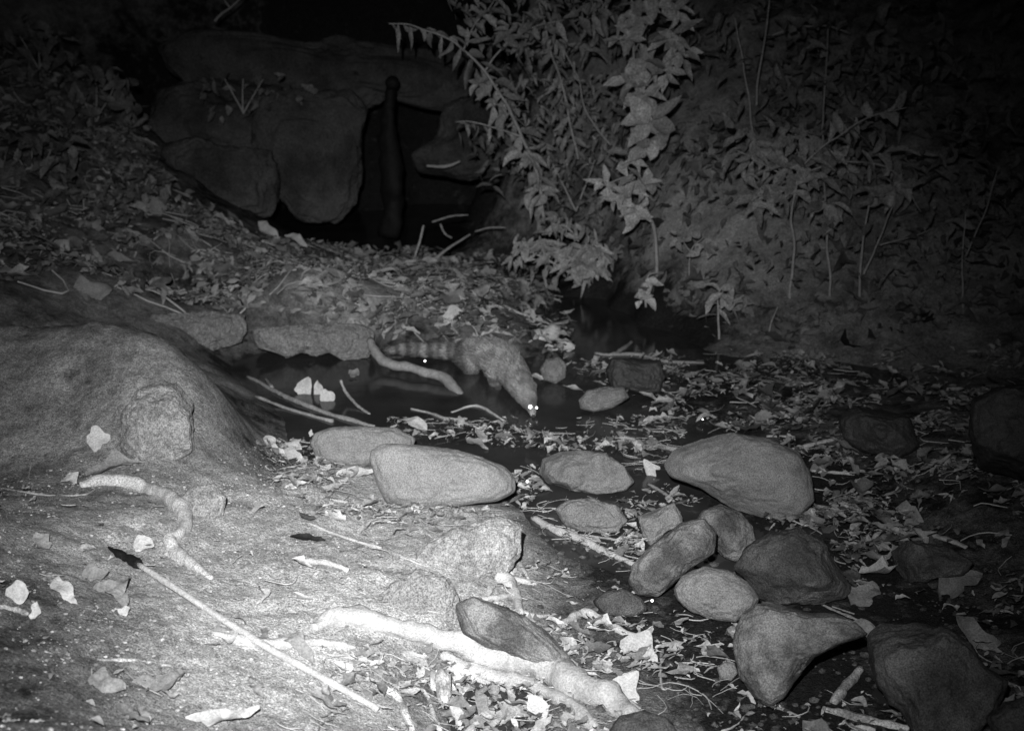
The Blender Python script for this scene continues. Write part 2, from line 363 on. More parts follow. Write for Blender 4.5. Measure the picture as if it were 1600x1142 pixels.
def rock(name, poly, mt, label, cat='rock', Y=None, thick=.75, box=.9, facets=0, rough=.05, sub=6, seed=None, group=None, lift=0, push=0, smooth=1):
    seed = seed if seed is not None else abs(int(poly[0][0]*7 + poly[0][1]))
    rg = np.random.default_rng(seed)
    c, R = polar(poly, smooth=smooth)
    a = np.array(poly, float)
    if Y is None:
        b = a[np.argsort(a[:, 1])[-2:]].mean(0); p = hit(b[0], b[1] + lift); Y = p[1] + push
    ctr = atY(c[0], c[1], Y); r = raya(c[0], c[1]); r = r/np.linalg.norm(r)
    dist = np.linalg.norm(ctr - CAMV)
    u = np.cross(r, (0, 0, 1)); u /= np.linalg.norm(u); v = np.cross(u, r)
    V, Fc = ico(sub); V = V.copy()
    if facets:
        for k in range(facets):
            n = rg.normal(size=3); n[2] = -abs(n[2])*1.1; n /= np.linalg.norm(n); hgt_ = rg.uniform(.62, .88)
            d = V @ n - hgt_; V = V - np.outer(np.where(d > 0, d*.93, 0), n)
    s = np.sqrt(V[:, 0]**2 + V[:, 1]**2); th = np.arctan2(-V[:, 1], V[:, 0]) % (2*np.pi)
    f = th/(2*np.pi)*len(R); i = np.floor(f).astype(int) % len(R); fr = f - np.floor(f)
    Rr = (R[i]*(1-fr) + R[(i+1) % len(R)]*fr)/F*dist*np.cos(math.atan(0))
    rm = R.mean()/F*dist
    su = np.minimum(s, 1)**box; dz = np.sign(V[:, 2])*np.abs(V[:, 2])**box
    nn = fbm(V*1.6 + seed % 97, 4, seed % 1000)
    nf = fbm(V*7 + seed % 31, 3, seed % 777)
    disp = 1 + (rough+.01)*nn*.8 + (rough+.03)*.25*nf
    L_ = (np.cos(th)*su*Rr*disp)[:, None]*u + (-np.sin(th)*su*Rr*disp)[:, None]*v + ((dz*thick*rm*(1 + rough*3*nn + (rough+.05)*.5*nf)))[:, None]*r
    P = ctr + L_
    o = new_mesh(name, P, Fc, M[mt] if isinstance(mt, str) else mt); recenter(o)
    return tag(o, label, cat, group)

def catmull(P, n=8):
    P = np.array(P, float)
    if len(P) < 3:
        t = np.linspace(0, 1, n*2)[:, None]; return P[0]*(1-t) + P[-1]*t
    Q = np.vstack([2*P[0]-P[1], P, 2*P[-1]-P[-2]]); out = []
    for i in range(1, len(Q)-2):
        for k in range(n):
            t = k/n; a, b, c_, d = Q[i-1], Q[i], Q[i+1], Q[i+2]
            out.append(.5*((2*b) + (c_-a)*t + (2*a-5*b+4*c_-d)*t*t + (3*b-a-3*c_+d)*t**3))
    out.append(P[-1]); return np.array(out)
def tube(P, Rad, sides=10, rough=.08, seed=0, flat=1.0):
    P = np.asarray(P, float); n = len(P); T = np.gradient(P, axis=0); T /= np.linalg.norm(T, axis=1)[:, None] + 1e-9
    up = np.array((0, 0, 1.)) if abs(T[0][2]) < .9 else np.array((0, 1., 0)); V = []; a = None
    for i in range(n):
        if a is None: a = np.cross(T[i], up)
        else: a = a - T[i]*(a @ T[i])
        a /= np.linalg.norm(a) + 1e-9; b = np.cross(T[i], a)
        ang = np.arange(sides)/sides*2*np.pi
        V.append(P[i] + Rad[i]*(np.cos(ang)[:, None]*a + np.sin(ang)[:, None]*b*flat))
    V = np.vstack(V)
    if rough:
        nz = fbm(V/np.mean(Rad)*.55, 3, seed); cen = np.repeat(P, sides, 0); V = cen + (V-cen)*(1 + rough*nz*1.6)[:, None]
    Fs = []
    for i in range(n-1):
        for k in range(sides):
            a0 = i*sides+k; b0 = i*sides+(k+1) % sides; Fs.append((a0, b0, b0+sides, a0+sides))
    c0 = len(V); V = np.vstack([V, P[0], P[-1]])
    for k in range(sides):
        Fs.append((c0, (k+1) % sides, k, k)[:3]); Fs.append((c0+1, (n-1)*sides+k, (n-1)*sides+(k+1) % sides))
    return V, Fs
def ground_path(pts, zs=None, Y=None, lift=0.0):
    out = []
    for k, p in enumerate(pts):
        if Y is not None: yy = Y[k] if hasattr(Y, '__len__') else Y; out.append(atY(p[0], p[1], yy))
        elif len(p) > 2 and p[2] is not None: out.append(atZ(p[0], p[1], p[2]))
        else:
            h = hit(p[0], p[1]); out.append(h)
    return np.array(out)
def stick(name, pts, rpx, mt, label, cat='stick', Y=None, sides=9, rough=.22, group=None, extra=(), flat=1.0, n=8, tipcol=None):
    P = ground_path(pts, Y=Y); rp = np.array(rpx if hasattr(rpx, '__len__') else [rpx]*len(P), float)
    _, _, d = proj(P); R = rp/F*d
    if Y is None: P[:, 2] += R*.55
    PR = catmull(np.hstack([P, R[:, None]]), n); sd = abs(int(pts[0][0]*3+pts[0][1]))
    if len(PR) > 6:
        jit = fbm(PR[:, :3]*14, 3, sd)*PR[:, 3]*.35; PR[:, 2] += jit; PR[:, 0] += np.roll(jit, 3)*.7
    V, Fs = tube(PR[:, :3], np.maximum(PR[:, 3], .0006), sides, rough, sd, flat)
    for e in extra:   # side twigs: (pts, rpx)
        Pe = ground_path(e[0], Y=(e[2] if len(e) > 2 else Y)); _, _, de = proj(Pe)
        re_ = np.array(e[1] if hasattr(e[1], '__len__') else [e[1]]*len(Pe), float)/F*de
        if Y is None and len(e) < 3: Pe[:, 2] += re_*.55
        Q = catmull(np.hstack([Pe, re_[:, None]]), 6); v2, f2 = tube(Q[:, :3], np.maximum(Q[:, 3], .0005), max(5, sides-3), rough, sd+5)
        f2 = [tuple(i+len(V) for i in f) for f in f2]; V = np.vstack([V, v2]); Fs = Fs + f2
    o = new_mesh(name, V, Fs, M[mt]); recenter(o)
    return tag(o, label, cat, group)

# one leaf as arrays; along local x, width y, z up
def leaf_arr(L=1, Wd=.3, ns=7, curl=.2, fold=.25, wave=.0, seed=0, shape='lance', nw=3, crumple=0.0):
    t = np.linspace(0, 1, ns)
    if shape == 'lance': wv = np.sin(np.pi*t**.85)**.9
    elif shape == 'broad': wv = np.sin(np.pi*t**.7)**.6
    else: wv = np.sqrt(np.clip(np.sin(np.pi*np.clip(t*.96+.02, 0, 1)), 0, 1))
    wv[0] = .04; wv[-1] = .02
    rg = np.random.default_rng(seed); ph = rg.uniform(0, 6)
    bend = rg.normal()*.12 if crumple else 0
    T_, U_ = np.meshgrid(t, np.linspace(-1, 1, nw), indexing='ij'); wvv = wv[:, None]
    x = L*T_; hw = Wd/2*wvv*(1 + wave*np.sin(T_*9+ph + U_*2))
    if crumple:
        ed = fbm(np.stack([np.repeat(t*3.2, 2), np.tile([0., 7.], ns), np.full(2*ns, seed*1.7)], 1), 2, seed).reshape(ns, 2)
        hw = hw*(1 + crumple*.6*ed[:, (U_[0] > 0).astype(int)])
    y = U_*hw + bend*L*np.sin(T_*3.1); z = -curl*L*T_**2 + fold*np.abs(U_)**1.3*hw + wave*.10*L*np.sin(T_*7+ph)*U_
    V = np.stack([x, y, z], -1).reshape(-1, 3)
    if crumple: V = V + np.stack([fbm(V/L*4 + seed*3.1 + q_, 2, seed + q_) for q_ in (0, 1, 2)], 1)*L*crumple*np.array((.05, .05, .13))
    i = np.arange(ns*nw).reshape(ns, nw); Fs = np.stack([i[:-1, :-1].ravel(), i[:-1, 1:].ravel(), i[1:, 1:].ravel(), i[1:, :-1].ravel()], 1)
    return V, Fs
def frame(d, nrm):
    d = np.asarray(d, float); d = d/np.linalg.norm(d); nrm = np.asarray(nrm, float)
    y = np.cross(nrm, d); y /= np.linalg.norm(y)+1e-9; z = np.cross(d, y); return np.stack([d, y, z], 1)
class Acc:
    def __init__(s): s.V = []; s.F = []; s.n = 0
    def add(s, V, Fq):
        s.V.append(V); s.F.append(np.asarray(Fq)+s.n); s.n += len(V)
    def obj(s, name, mt, root=None, smooth=True):
        V = np.vstack(s.V); Fq = np.vstack(s.F)
        if root is not None: V = V - np.array(root.location)
        return big_mesh(name, V, Fq, M[mt], smooth, root)

# ------------------------------------------------------------------ rocks
R = rock
R('river_rock', [(583,720),(585,702),(605,692),(650,694),(700,701),(750,714),(785,730),(803,750),(804,770),(780,784),(720,792),(650,794),(606,782),(592,750)], 'rock_pale', 'largest smooth oblong pale rock on the near edge of the pool', thick=.6, rough=.03, push=.04)
R('river_rock', [(486,692),(493,674),(520,667),(570,666),(620,671),(650,688),(640,712),(600,722),(560,730),(520,726),(496,715)], 'rock_pale', 'smooth pale rock tucked behind the left end of the long oblong rock', thick=.6, rough=.04, push=.09)
R('river_rock', [(833,742),(843,718),(870,703),(905,704),(945,708),(972,727),(988,750),(975,764),(935,771),(895,767),(850,760)], 'rock', 'flat-topped grey rock in the water right of the long pale rock', thick=.8, facets=5)
R('river_rock', [(1038,738),(1050,710),(1090,690),(1140,677),(1195,682),(1245,700),(1264,735),(1270,775),(1250,796),(1195,806),(1150,795),(1095,765),(1050,752)], 'rock', 'big flat wedge-shaped grey rock, broadest of the rocks in the stream', thick=.6, facets=3, rough=.03)
R('river_rock', [(870,797),(885,783),(925,778),(962,788),(980,812),(965,829),(920,832),(885,822)], 'rock', 'dull grey oval rock just below the flat-topped rock in the water', thick=.7, rough=.08)
R('river_rock', [(996,808),(1025,795),(1052,784),(1062,800),(1067,818),(1040,835),(1018,852),(1006,838)], 'rock_pale', 'small angular block of pale rock with a sharp top corner', thick=.8, facets=6, box=.75)
R('river_rock', [(1085,822),(1095,801),(1125,790),(1155,799),(1175,822),(1182,848),(1165,875),(1135,872),(1110,850),(1090,838)], 'rock_mottled', 'rounded mottled stone leaning on the upper end of the slanting rock', thick=.8)
R('river_rock', [(1060,818),(1095,812),(1114,830),(1113,860),(1080,884),(1052,912),(1030,932),(1002,930),(986,910),(990,885),(1012,858),(1040,835)], 'rock_mottled', 'slanting elongated mottled stone pointing down to the lower left', thick=.7)
R('river_rock', [(1053,925),(1065,904),(1100,887),(1135,892),(1165,906),(1183,930),(1175,947),(1150,967),(1110,966),(1078,956),(1060,942)], 'rock_pale', 'smooth egg-shaped light stone in the middle of the rock cluster', thick=.8, rough=.03)
R('river_rock', [(1146,898),(1165,866),(1200,840),(1240,829),(1280,843),(1310,875),(1342,908),(1330,930),(1290,938),(1250,940),(1215,945),(1185,938),(1168,912)], 'rock_dark', 'hulking dark domed rock behind the egg-shaped light stone', thick=.7, facets=4)
R('river_rock', [(1152,1005),(1160,970),(1188,946),(1235,937),(1290,948),(1325,966),(1347,982),(1312,996),(1272,1022),(1245,1060),(1232,1085),(1210,1101),(1188,1090),(1165,1060),(1155,1030)], 'rock_mottled', 'large pointed mottled rock narrowing to a tip at the bottom', thick=.7, facets=3)
R('river_rock', [(1347,1010),(1370,984),(1420,979),(1470,986),(1502,1002),(1525,1030),(1556,1045),(1546,1085),(1515,1150),(1450,1160),(1418,1110),(1370,1085),(1350,1050)], 'rock_dark', 'big blocky dark rock at the bottom right with a squared right side', thick=.7, facets=5, push=.05)
R('river_rock', [(1393,870),(1418,850),(1480,853),(1512,870),(1497,890),(1460,905),(1425,914),(1403,895)], 'rock_dark', 'dim rock under the pale strip of wood on the right', thick=.8, facets=4)
R('river_rock', [(905,626),(918,610),(945,603),(975,605),(982,620),(958,637),(928,645),(907,640)], 'rock', 'flat rounded stone at the waterline right of the animal head', thick=.7)
R('river_rock', [(945,580),(955,562),(990,558),(1030,563),(1037,585),(1032,612),(995,618),(955,612)], 'rock_black', 'square wet black rock behind the flat waterline stone', thick=.7, facets=5, box=.7)
R('river_rock', [(843,578),(852,561),(872,557),(885,570),(884,590),(868,600),(850,594)], 'rock', 'small rounded stone between the animal and the square black rock', thick=.8)
R('river_rock', [(1312,660),(1330,642),(1375,635),(1415,650),(1430,690),(1400,712),(1350,706),(1322,690)], 'rock_black', 'round dark rock in the leaf litter beyond the big wedge rock', thick=.7, facets=3)
R('river_rock', [(1525,640),(1560,612),(1640,600),(1700,640),(1700,740),(1600,752),(1545,735),(1528,690)], 'rock_black', 'large dark boulder cut by the right edge beside the leaf litter', 'boulder', thick=.7, facets=5)
R('bank_stone', [(640,880),(670,848),(720,822),(780,808),(818,825),(814,862),(795,896),(740,909),(690,902)], 'bank', 'soil-coated stone bulging from the bank at the water below the oblong rock', thick=.42, rough=.09, push=.07)
R('bank_stone', [(588,940),(612,912),(655,892),(695,905),(716,938),(714,978),(690,995),(635,988),(600,965)], 'earth_pale', 'half-buried soil-coated stone above the thick white root', thick=.42, rough=.09, push=.07)
R('river_rock', [(713,945),(740,933),(795,952),(850,982),(888,1025),(882,1044),(850,1036),(800,1022),(755,1015),(716,990)], 'rock_mottled', 'dark slab slanting down beside the thick white root', thick=.6, facets=4)
R('pebble', [(925,940),(945,926),(975,920),(1003,934),(1012,950),(990,962),(945,962)], 'rock_dark', 'low flat stone in the bleached debris left of the slanting rock', 'stone', thick=.7, sub=4)
R('pebble', [(1120,1044),(1132,1034),(1147,1036),(1152,1050),(1143,1062),(1126,1060)], 'rock_pale', 'small light pebble alone on black mud left of the pointed rock', 'stone', thick=.8, sub=4)
R('pebble', [(1134,984),(1142,978),(1158,980),(1157,993),(1146,998)], 'rock_pale', 'tiny pale pebble at the upper left foot of the pointed rock', 'stone', thick=.8, sub=3)
R('pebble', [(680,1055),(690,1043),(704,1055),(705,1085),(697,1102),(683,1090)], 'wood_mud', 'upright lumpy tan stone beside the black gap under the white root', 'stone', thick=.9, sub=4)
R('river_rock', [(950,1150),(968,1122),(1005,1112),(1040,1120),(1065,1150),(1030,1170),(980,1170)], 'rock_dark', 'rock cut by the bottom edge right of the white root', thick=.7, sub=4)
R('river_rock', [(1548,1130),(1565,1100),(1610,1090),(1650,1120),(1640,1170),(1570,1170)], 'rock_dark', 'dark rock in the bottom right corner', thick=.7, facets=4)
R('bank_stone', [(285,775),(305,757),(335,757),(352,780),(345,808),(315,820),(292,806)], 'bank', 'soft soil lump right of the bend in the curved root', thick=.45, push=.03)
R('boulder', [(196,690),(200,640),(222,603),(258,592),(292,607),(312,640),(314,672),(298,708),(262,722),(215,720)], 'bank', 'soil-smeared boulder set into the right front of the earth mound', 'boulder', thick=.55, rough=.12, facets=3, push=.06)
R('ledge_rock', [(210,500),(250,489),(320,490),(378,496),(384,515),(378,540),(345,546),(318,552),(300,543),(260,535),(225,525)], 'ledge', 'flat earthen ledge left of the notch over the pool', 'ledge', thick=.5, rough=.13, box=.5, push=.05, smooth=1)
R('ledge_rock', [(400,512),(440,507),(500,505),(560,507),(588,520),(586,545),(575,562),(535,566),(515,552),(490,556),(470,550),(448,560),(430,548),(408,540)], 'ledge', 'ragged earthen ledge overhanging the pool right of the notch', 'ledge', thick=.45, rough=.13, box=.5, push=.05, smooth=1)

# back recess of big stones
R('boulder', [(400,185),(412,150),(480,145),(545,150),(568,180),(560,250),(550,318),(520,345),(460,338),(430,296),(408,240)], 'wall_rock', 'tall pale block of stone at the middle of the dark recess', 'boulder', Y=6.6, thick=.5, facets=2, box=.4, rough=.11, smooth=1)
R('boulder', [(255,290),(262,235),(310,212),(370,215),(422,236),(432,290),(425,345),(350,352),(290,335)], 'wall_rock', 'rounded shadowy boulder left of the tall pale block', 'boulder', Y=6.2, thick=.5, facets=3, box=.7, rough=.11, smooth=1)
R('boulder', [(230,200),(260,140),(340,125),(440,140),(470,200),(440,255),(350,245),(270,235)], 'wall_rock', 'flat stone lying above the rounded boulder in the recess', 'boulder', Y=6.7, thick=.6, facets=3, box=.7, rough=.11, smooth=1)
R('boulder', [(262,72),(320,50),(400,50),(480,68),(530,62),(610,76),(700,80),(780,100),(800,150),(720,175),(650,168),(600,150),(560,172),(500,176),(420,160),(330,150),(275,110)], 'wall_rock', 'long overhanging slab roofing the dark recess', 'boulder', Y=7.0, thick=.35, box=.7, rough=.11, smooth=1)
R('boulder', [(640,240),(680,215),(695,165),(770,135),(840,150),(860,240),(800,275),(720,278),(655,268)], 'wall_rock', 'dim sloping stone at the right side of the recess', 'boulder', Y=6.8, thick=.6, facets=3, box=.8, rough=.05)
# black post with round head, added in place of a shadow in the recess
st = thing('shadow_post', atY(612, 350, 6.35), 'narrow black post with a round knob, standing in for a shadow in the dark recess', 'shadow_post')
V, Fs = tube(catmull([atY(610,370,6.35), atY(615,300,6.35), atY(606,230,6.35), atY(608,170,6.35), atY(612,140,6.35)], 8), np.linspace(.06, .03, 33), 14, .30, 3); part('shadow_column', V, Fs, M['wood_dark_shade'], st)
Vs, Fi = ico(3); part('shadow_knob', Vs*np.array((.036, .036, .036))*(1 + .06*fbm(Vs*3, 3, 3))[:, None] + atY(613, 130, 6.33), Fi, M['wood_dark_shade'], st)

# ------------------------------------------------------------------ sticks and roots
K = stick
# long pale stick with a dark broken tip
sr = thing('long_stick', hit(222, 895), 'long straight pale stick lying diagonally over the bank with a dark split tip', 'stick')
P = ground_path([(218,893),(290,940),(400,1012),(500,1068),(592,1120)]); P[:, 2] += .014
_, _, d = proj(P); Rr = np.array([4.6, 5.2, 6, 6, 5.2])/F*d; Q = catmull(np.hstack([P, Rr[:, None]]), 10)
nod = 1 + .18*np.exp(-((np.arange(len(Q)) % 13 - 6)/1.1)**2); V, Fs = tube(Q[:, :3], Q[:, 3]*nod, 12, .04, 4); part('shaft', V, Fs, M['wood'], sr)
P = np.vstack([ground_path([(170,864),(190,876),(206,884)]), Q[:1, :3]]); P[:3, 2] += .012
V, Fs = tube(catmull(P, 5), np.array([.0015]*1 + [.003,.005,.007,.008] + [.008]*11)[:16]*1.0, 10, .25, 8); part('tip', V, Fs, M['wood_dark_shade'], sr)
K('root', [(488,985),(520,973),(560,975),(605,990),(650,998),(700,1012),(760,1032),(820,1040),(870,1062),(920,1090),(965,1115),(1020,1150)], [9,14,17,16,15,17,21,26,25,22,19,16], 'wood', 'thickest bleached root running down to the bottom edge through the debris', 'root', sides=18, rough=.28,
  extra=[([(560,968),(620,985),(680,996),(740,1018)], [4,7,7,3]), ([(860,1060),(910,1070),(960,1085),(1000,1110)], [5,7,6,3]), ([(700,1045),(740,1062),(790,1080)], [3,5,3]), ([(880,1085),(900,1120),(940,1150)], [5,5,4]), ([(640,990),(665,975),(672,962)], [4,2.5,1.5]), ([(690,1025),(720,1045),(790,1065),(850,1085),(900,1110),(930,1142)], [8,10,12,11,9,7]), ([(820,1030),(860,1035),(900,1058),(940,1080)], [6,9,8,4])])
K('root', [(332,992),(375,1004),(430,1010),(480,1008),(530,1010),(556,1012)], [5,8,9,8,7,3], 'wood', 'pale forked root crossing under the long diagonal stick', 'root', rough=.18, extra=[([(345,990),(352,998),(375,1006)], [2,3,4]), ([(360,1012),(400,1014)], [2,3])])
K('root', [(125,760),(165,756),(210,762),(250,775),(280,795),(293,818),(280,838),(266,848),(275,868),(300,885),(332,905)], [6,10,11,12,12,11,9,10,12,9,3], 'hook_root', 'hook-shaped muddy root curving over the bank in front of the mound', 'root', sides=14, rough=.12)
K('branch', [(578,530),(592,555),(612,570),(650,577),(690,588),(712,608),(726,632),(738,648)], [6,8,8,7,8,8,6,3], 'wood_grey', 'bent bare branch dipping from the ledge into the pool', 'branch', Y=[4.02,3.95,3.9,3.84,3.78,3.7,3.62,3.5], rough=.1)
K('stick', [(385,588),(420,607),(460,628),(520,650),(585,668)], [2,3,4,4,3], 'wood_grey', 'straight grey stick on the pool edge behind the pale rocks, longer of a pair', extra=[([(400,620),(450,640),(520,660)], [2,3,3]), ([(415,592),(425,607)], [1.5,3])])
K('stick', [(532,594),(542,615),(556,632),(578,648)], [2,2.5,2.5,2], 'wood_grey', 'short curved stick poking up from the pool by the pale ear-shaped leaf', Y=[3.6,3.58,3.52,3.45])
K('twig', [(705,645),(745,635),(788,658)], [1.6,2.2,1.6], 'wood', 'thin pale bent twig floating left of the animal head', 'twig', extra=[([(720,660),(745,668)], [2,1.5])])
K('twig', [(642,640),(670,646),(700,656),(730,655)], [1.8,2.2,2.8,1.6], 'wood_grey', 'floating twig at the foot of the bent branch', 'twig')
K('stick', [(972,684),(1010,695),(1060,705)], [4,5,4], 'wood_grey', 'grey stick touching the left of the big wedge rock')
K('twig', [(662,352),(655,380),(648,402)], [1.6,1.7,1.4], 'wood', 'upright pale twig at the back of the litter bar', 'twig', Y=5.7)
K('twig', [(735,366),(705,385),(678,405),(652,415)], [1.3,1.8,2.6,2.4], 'wood_grey', 'leaning forked twig right of the upright pale one', 'twig', Y=5.7, extra=[([(688,350),(695,365),(706,372)], [1.5,1.5,1.5]), ([(675,347),(705,338),(732,336)], [1.5,1.5,1])])
K('twig', [(742,362),(765,356),(790,356)], [1.2,1.2,1], 'wood_grey', 'short level twig over the dark water right of the forked twig', 'twig', Y=5.6)
K('stick', [(667,259),(695,260),(720,252)], [1.6,2.4,1.6], 'wood', 'short bright stick lying on the ledge high in the dark recess', Y=6.35)
K('twig', [(930,553),(955,556),(975,545),(988,534)], [2,3,3,2], 'wood_grey', 'forked driftwood twig at the foot of the far bank', 'twig', extra=[([(958,556),(1000,556),(1040,566),(1100,568)], [3,3.5,3,2])])
K('stick', [(832,812),(870,832),(905,846),(945,864),(992,884)], [5,7,7,6,4], 'wood', 'pale stick slanting across the black gap under the dull oval rock')
K('stick', [(905,836),(950,842),(1000,850)], [2,2.5,2], 'wood_grey', 'thin twig just above the end of the pale slanting stick')
K('root', [(776,905),(795,914),(805,935),(812,962)], [8,10,8,6], 'wood', 'knotted bundle of white roots at the bank corner', 'root', sides=12, rough=.15, extra=[([(795,905),(815,910),(838,914)], [4,6,3]), ([(752,938),(778,936),(802,930)], [4,5,4]), ([(802,870),(815,888),(826,906)], [3,4,2]), ([(812,958),(840,965),(870,960)], [5,4,2]), ([(790,880),(800,900)], [2,4])])
K('root', [(868,988),(892,970),(915,963),(945,975),(975,990),(1006,1000)], [5,7,8,7,6,3], 'wood', 'bright boomerang-shaped root end below the low flat stone', 'root')
K('stick', [(482,818),(530,838),(596,858)], [2,2.5,2.5], 'wood', 'thin straight white stick on the bank below the oblong rock', extra=[([(565,828),(590,850)], [1.5,1.5])])
K('stick', [(510,778),(545,788),(582,794)], [4,4.5,3], 'wood', 'short white stick just under the left of the oblong rock')
K('stick', [(477,877),(510,881),(545,893)], [4,5,4], 'wood', 'stubby white stick in the middle of the bank')
K('stick', [(650,1040),(668,1090),(688,1145)], [3,3.5,4], 'wood', 'straight white stick pointing at the bottom edge left of the black gap', extra=[([(655,1100),(675,1110)], [1.5,1.5])])
K('stick', [(572,1060),(600,1075),(625,1095),(645,1145)], [4,6,6,5], 'wood_mud', 'bent tan stick at the bottom edge left of the straight white one')
K('stick', [(508,1023),(545,1027),(586,1036)], [2.5,3,2.5], 'wood', 'thin white stick under the start of the thick root')
K('twig', [(1285,945),(1305,955),(1335,968),(1370,985)], [2,2.5,3,2], 'wood_grey', 'thin twig bridging the pointed rock and the blocky dark rock', 'twig', extra=[([(1300,948),(1335,960)], [1.5,1.5])])
K('stick', [(1268,737),(1335,742)], [3,2.5], 'wood', 'straight stick right of the big wedge rock', extra=[])
K('stick', [(1235,703),(1270,696),(1306,687)], [2.5,3.5,2.5], 'wood', 'light stick slanting up at the top right of the big wedge rock')
K('stick', [(1198,683),(1242,684)], [2.5,2], 'wood', 'short bright stick on the far edge of the big wedge rock')
K('wood_strip', [(1415,829),(1440,832),(1475,845),(1510,857)], [5,7,7,4], 'wood', 'pale strip of wood lying on the dim rock at the right', 'wood', flat=.5, extra=[])
K('stick', [(1012,756),(1035,770),(1053,784)], [2,2.5,2], 'wood_grey', 'thin stick between the pale crumpled leaf and the angular block')
K('stick', [(1344,1048),(1325,1072),(1303,1100)], [7,8,7], 'wood_mud', 'short fat stick leaning against the blocky dark rock')
K('stick', [(1185,1103),(1215,1108),(1250,1122)], [3,3.5,3], 'wood_grey', 'thin curved stick at the tip of the pointed rock')
K('stick', [(1290,1112),(1340,1125),(1420,1142)], [5,8,6], 'wood_mud', 'flat stick at the bottom edge left of the blocky dark rock')
K('stick', [(1550,1058),(1575,1068),(1610,1082)], [2.5,3,2.5], 'wood_grey', 'thin stick in the dark right of the blocky rock')
K('vine', [(-20,760),(30,768),(80,775),(130,774),(150,764)], [1.6,1.6,1.6,1.6,1], 'wood', 'thin pale vine trailing along the foot of the mound from the left edge', 'vine', extra=[([(50,720),(45,745),(40,775)], [1,1,1]), ([(-10,790),(10,800),(5,830)], [1.2,1,1])])
K('stick', [(-10,950),(20,955),(45,962)], [5,5,4], 'wood_mud', 'stubby tan stick entering at the left edge')
K('twig', [(735,942),(765,960)], [1.5,1.5], 'wood', 'tiny straight white twig on the dark slab', 'twig')
K('stick', [(250,1032),(300,1030)], [1.5,1.5], 'wood_mud', 'faint thin stick half buried in the lower left bank')
K('twig', [(70,1018),(100,1032)], [2,1.5], 'wood', 'short pale twig above the low earth hump', 'twig')
K('twig', [(143,1035),(144,1075)], [1.2,1.2], 'wood', 'tiny upright twig stub in the lower left bank', 'twig')
K('stick', [(152,1032),(200,1034),(270,1042)], [3,4,3], 'wood_mud', 'low half-buried stick in the lower left bank')
K('twig', [(1128,1040),(1108,1045),(1095,1060)], [1.2,1.5,1.2], 'wood', 'tiny curled twig left of the lone pebble', 'twig')
K('twig', [(1032,1035),(1034,1075),(1050,1075)], [1.5,2,1.5], 'wood', 'L-shaped white twig at the left of the black mud', 'twig')
K('twig', [(1055,1035),(1092,1057)], [2,1.5], 'wood', 'straight short twig beside the L-shaped one', 'twig')
K('stick', [(1275,795),(1310,798),(1345,800)], [4,5,4], 'wood_grey', 'short pale stick at the lower right corner of the big wedge rock')
K('stick', [(1240,790),(1260,798),(1296,800)], [4,5,3], 'wood_grey', 'stubby bright stick tucked under the lower right of the wedge rock')
K('log', [(760,524),(800,524),(840,525),(872,522)], [5,8,10,11], 'wood_mud', 'broken pale log lying on the litter behind the animal', 'log', sides=14, Y=[4.35,4.3,4.28,4.26])

# ------------------------------------------------------------------ loose leaves that can be told apart
def leaf_on(px, py, Lpx, Wpx, ang, mt, label, name='dead_leaf', shape='lance', curl=.1, fold=.3, wave=.4, tilt=.35, Y=None, z=None, cat='leaf', group=None):
    """a dead leaf centred at a pixel, ang is its direction in the picture (deg, 0 right, 90 up)"""
    p = hit(px, py) if Y is None else atY(px, py, Y)
    _, _, d = proj(p); d = d[0]; a = math.radians(ang)
    foresh = 1/max(.3, math.sin(tilt + .3))
    e = raya(px, py); e /= np.linalg.norm(e)
    ux = np.array((1., 0, 0)); uy = np.array((0, 1., 0))*math.cos(tilt) + np.array((0, 0, 1.))*math.sin(tilt)
    k = abs(uy @ np.array((0, sp, cp)))
    dr = ux*math.cos(a) + uy*math.sin(a)/max(k, .25)
    Lw = Lpx/F*d*np.linalg.norm(dr); dn = dr/np.linalg.norm(dr); nrm = np.cross(ux, uy)
    perp = np.cross(nrm, dn); kk = np.linalg.norm([perp[0], perp @ np.array((0, sp, cp))])
    V, Fq = leaf_arr(Lw, Wpx/F*d/max(kk, .35), 17, curl, fold*.7, wave*.7, abs(int(px*3+py)), shape, 9, .55)
    V[:, 0] -= Lw/2; V[:, 2] += curl*Lw*.2
    Vw = V @ frame(dn, nrm).T + p
    dz = max(0, .004 - (Vw[:, 2] - np.maximum(hgt(Vw[:, 0], Vw[:, 1]), 0)).mean()); Vw[:, 2] += dz + .008
    nz = fbm(Vw*30, 2, 3)*.003; Vw[:, 2] += nz
    o = big_mesh(name, Vw, Fq, M[mt]); recenter(o); return tag(o, label, cat, group)
LF = leaf_on
LF(182,738,85,20,14,'dead_mid','long curled grey leaf lying behind the hook-shaped root', wave=.5, fold=.8)
LF(155,695,36,30,20,'dead_big','crumpled pale leaf at the foot of the earth mound',shape='broad', tilt=.9)
LF(112,755,22,16,-20,'dead_big','small pale leaf at the left end of the hook-shaped root',shape='broad')
LF(107,930,58,20,-35,'dead_big','pale peg-shaped leaf left of the dark leaf cluster', wave=.5)
LF(150,905,40,26,10,'dead_mid','upper leaf of the cluster on the left bank',shape='broad', tilt=.8)
LF(172,925,60,26,25,'dead_mid','darker folded leaf in the middle of the cluster on the left bank')
LF(178,945,46,20,-30,'dead_mid','lowest leaf of the cluster on the left bank')
LF(28,939,36,28,5,'dead_big','pale rounded leaf near the left edge',shape='round', tilt=1.0, wave=.1)
LF(54,965,26,16,80,'dead_big','small pale upright leaf at the end of the tan stick', tilt=1)
LF(226,860,32,24,-10,'dead_big','pale triangular leaf by the dark tip of the long stick',shape='broad', tilt=.9, wave=.2)
LF(195,967,18,14,30,'dead_big','small pale leaf below the cluster on the left bank',shape='broad', tilt=.8)
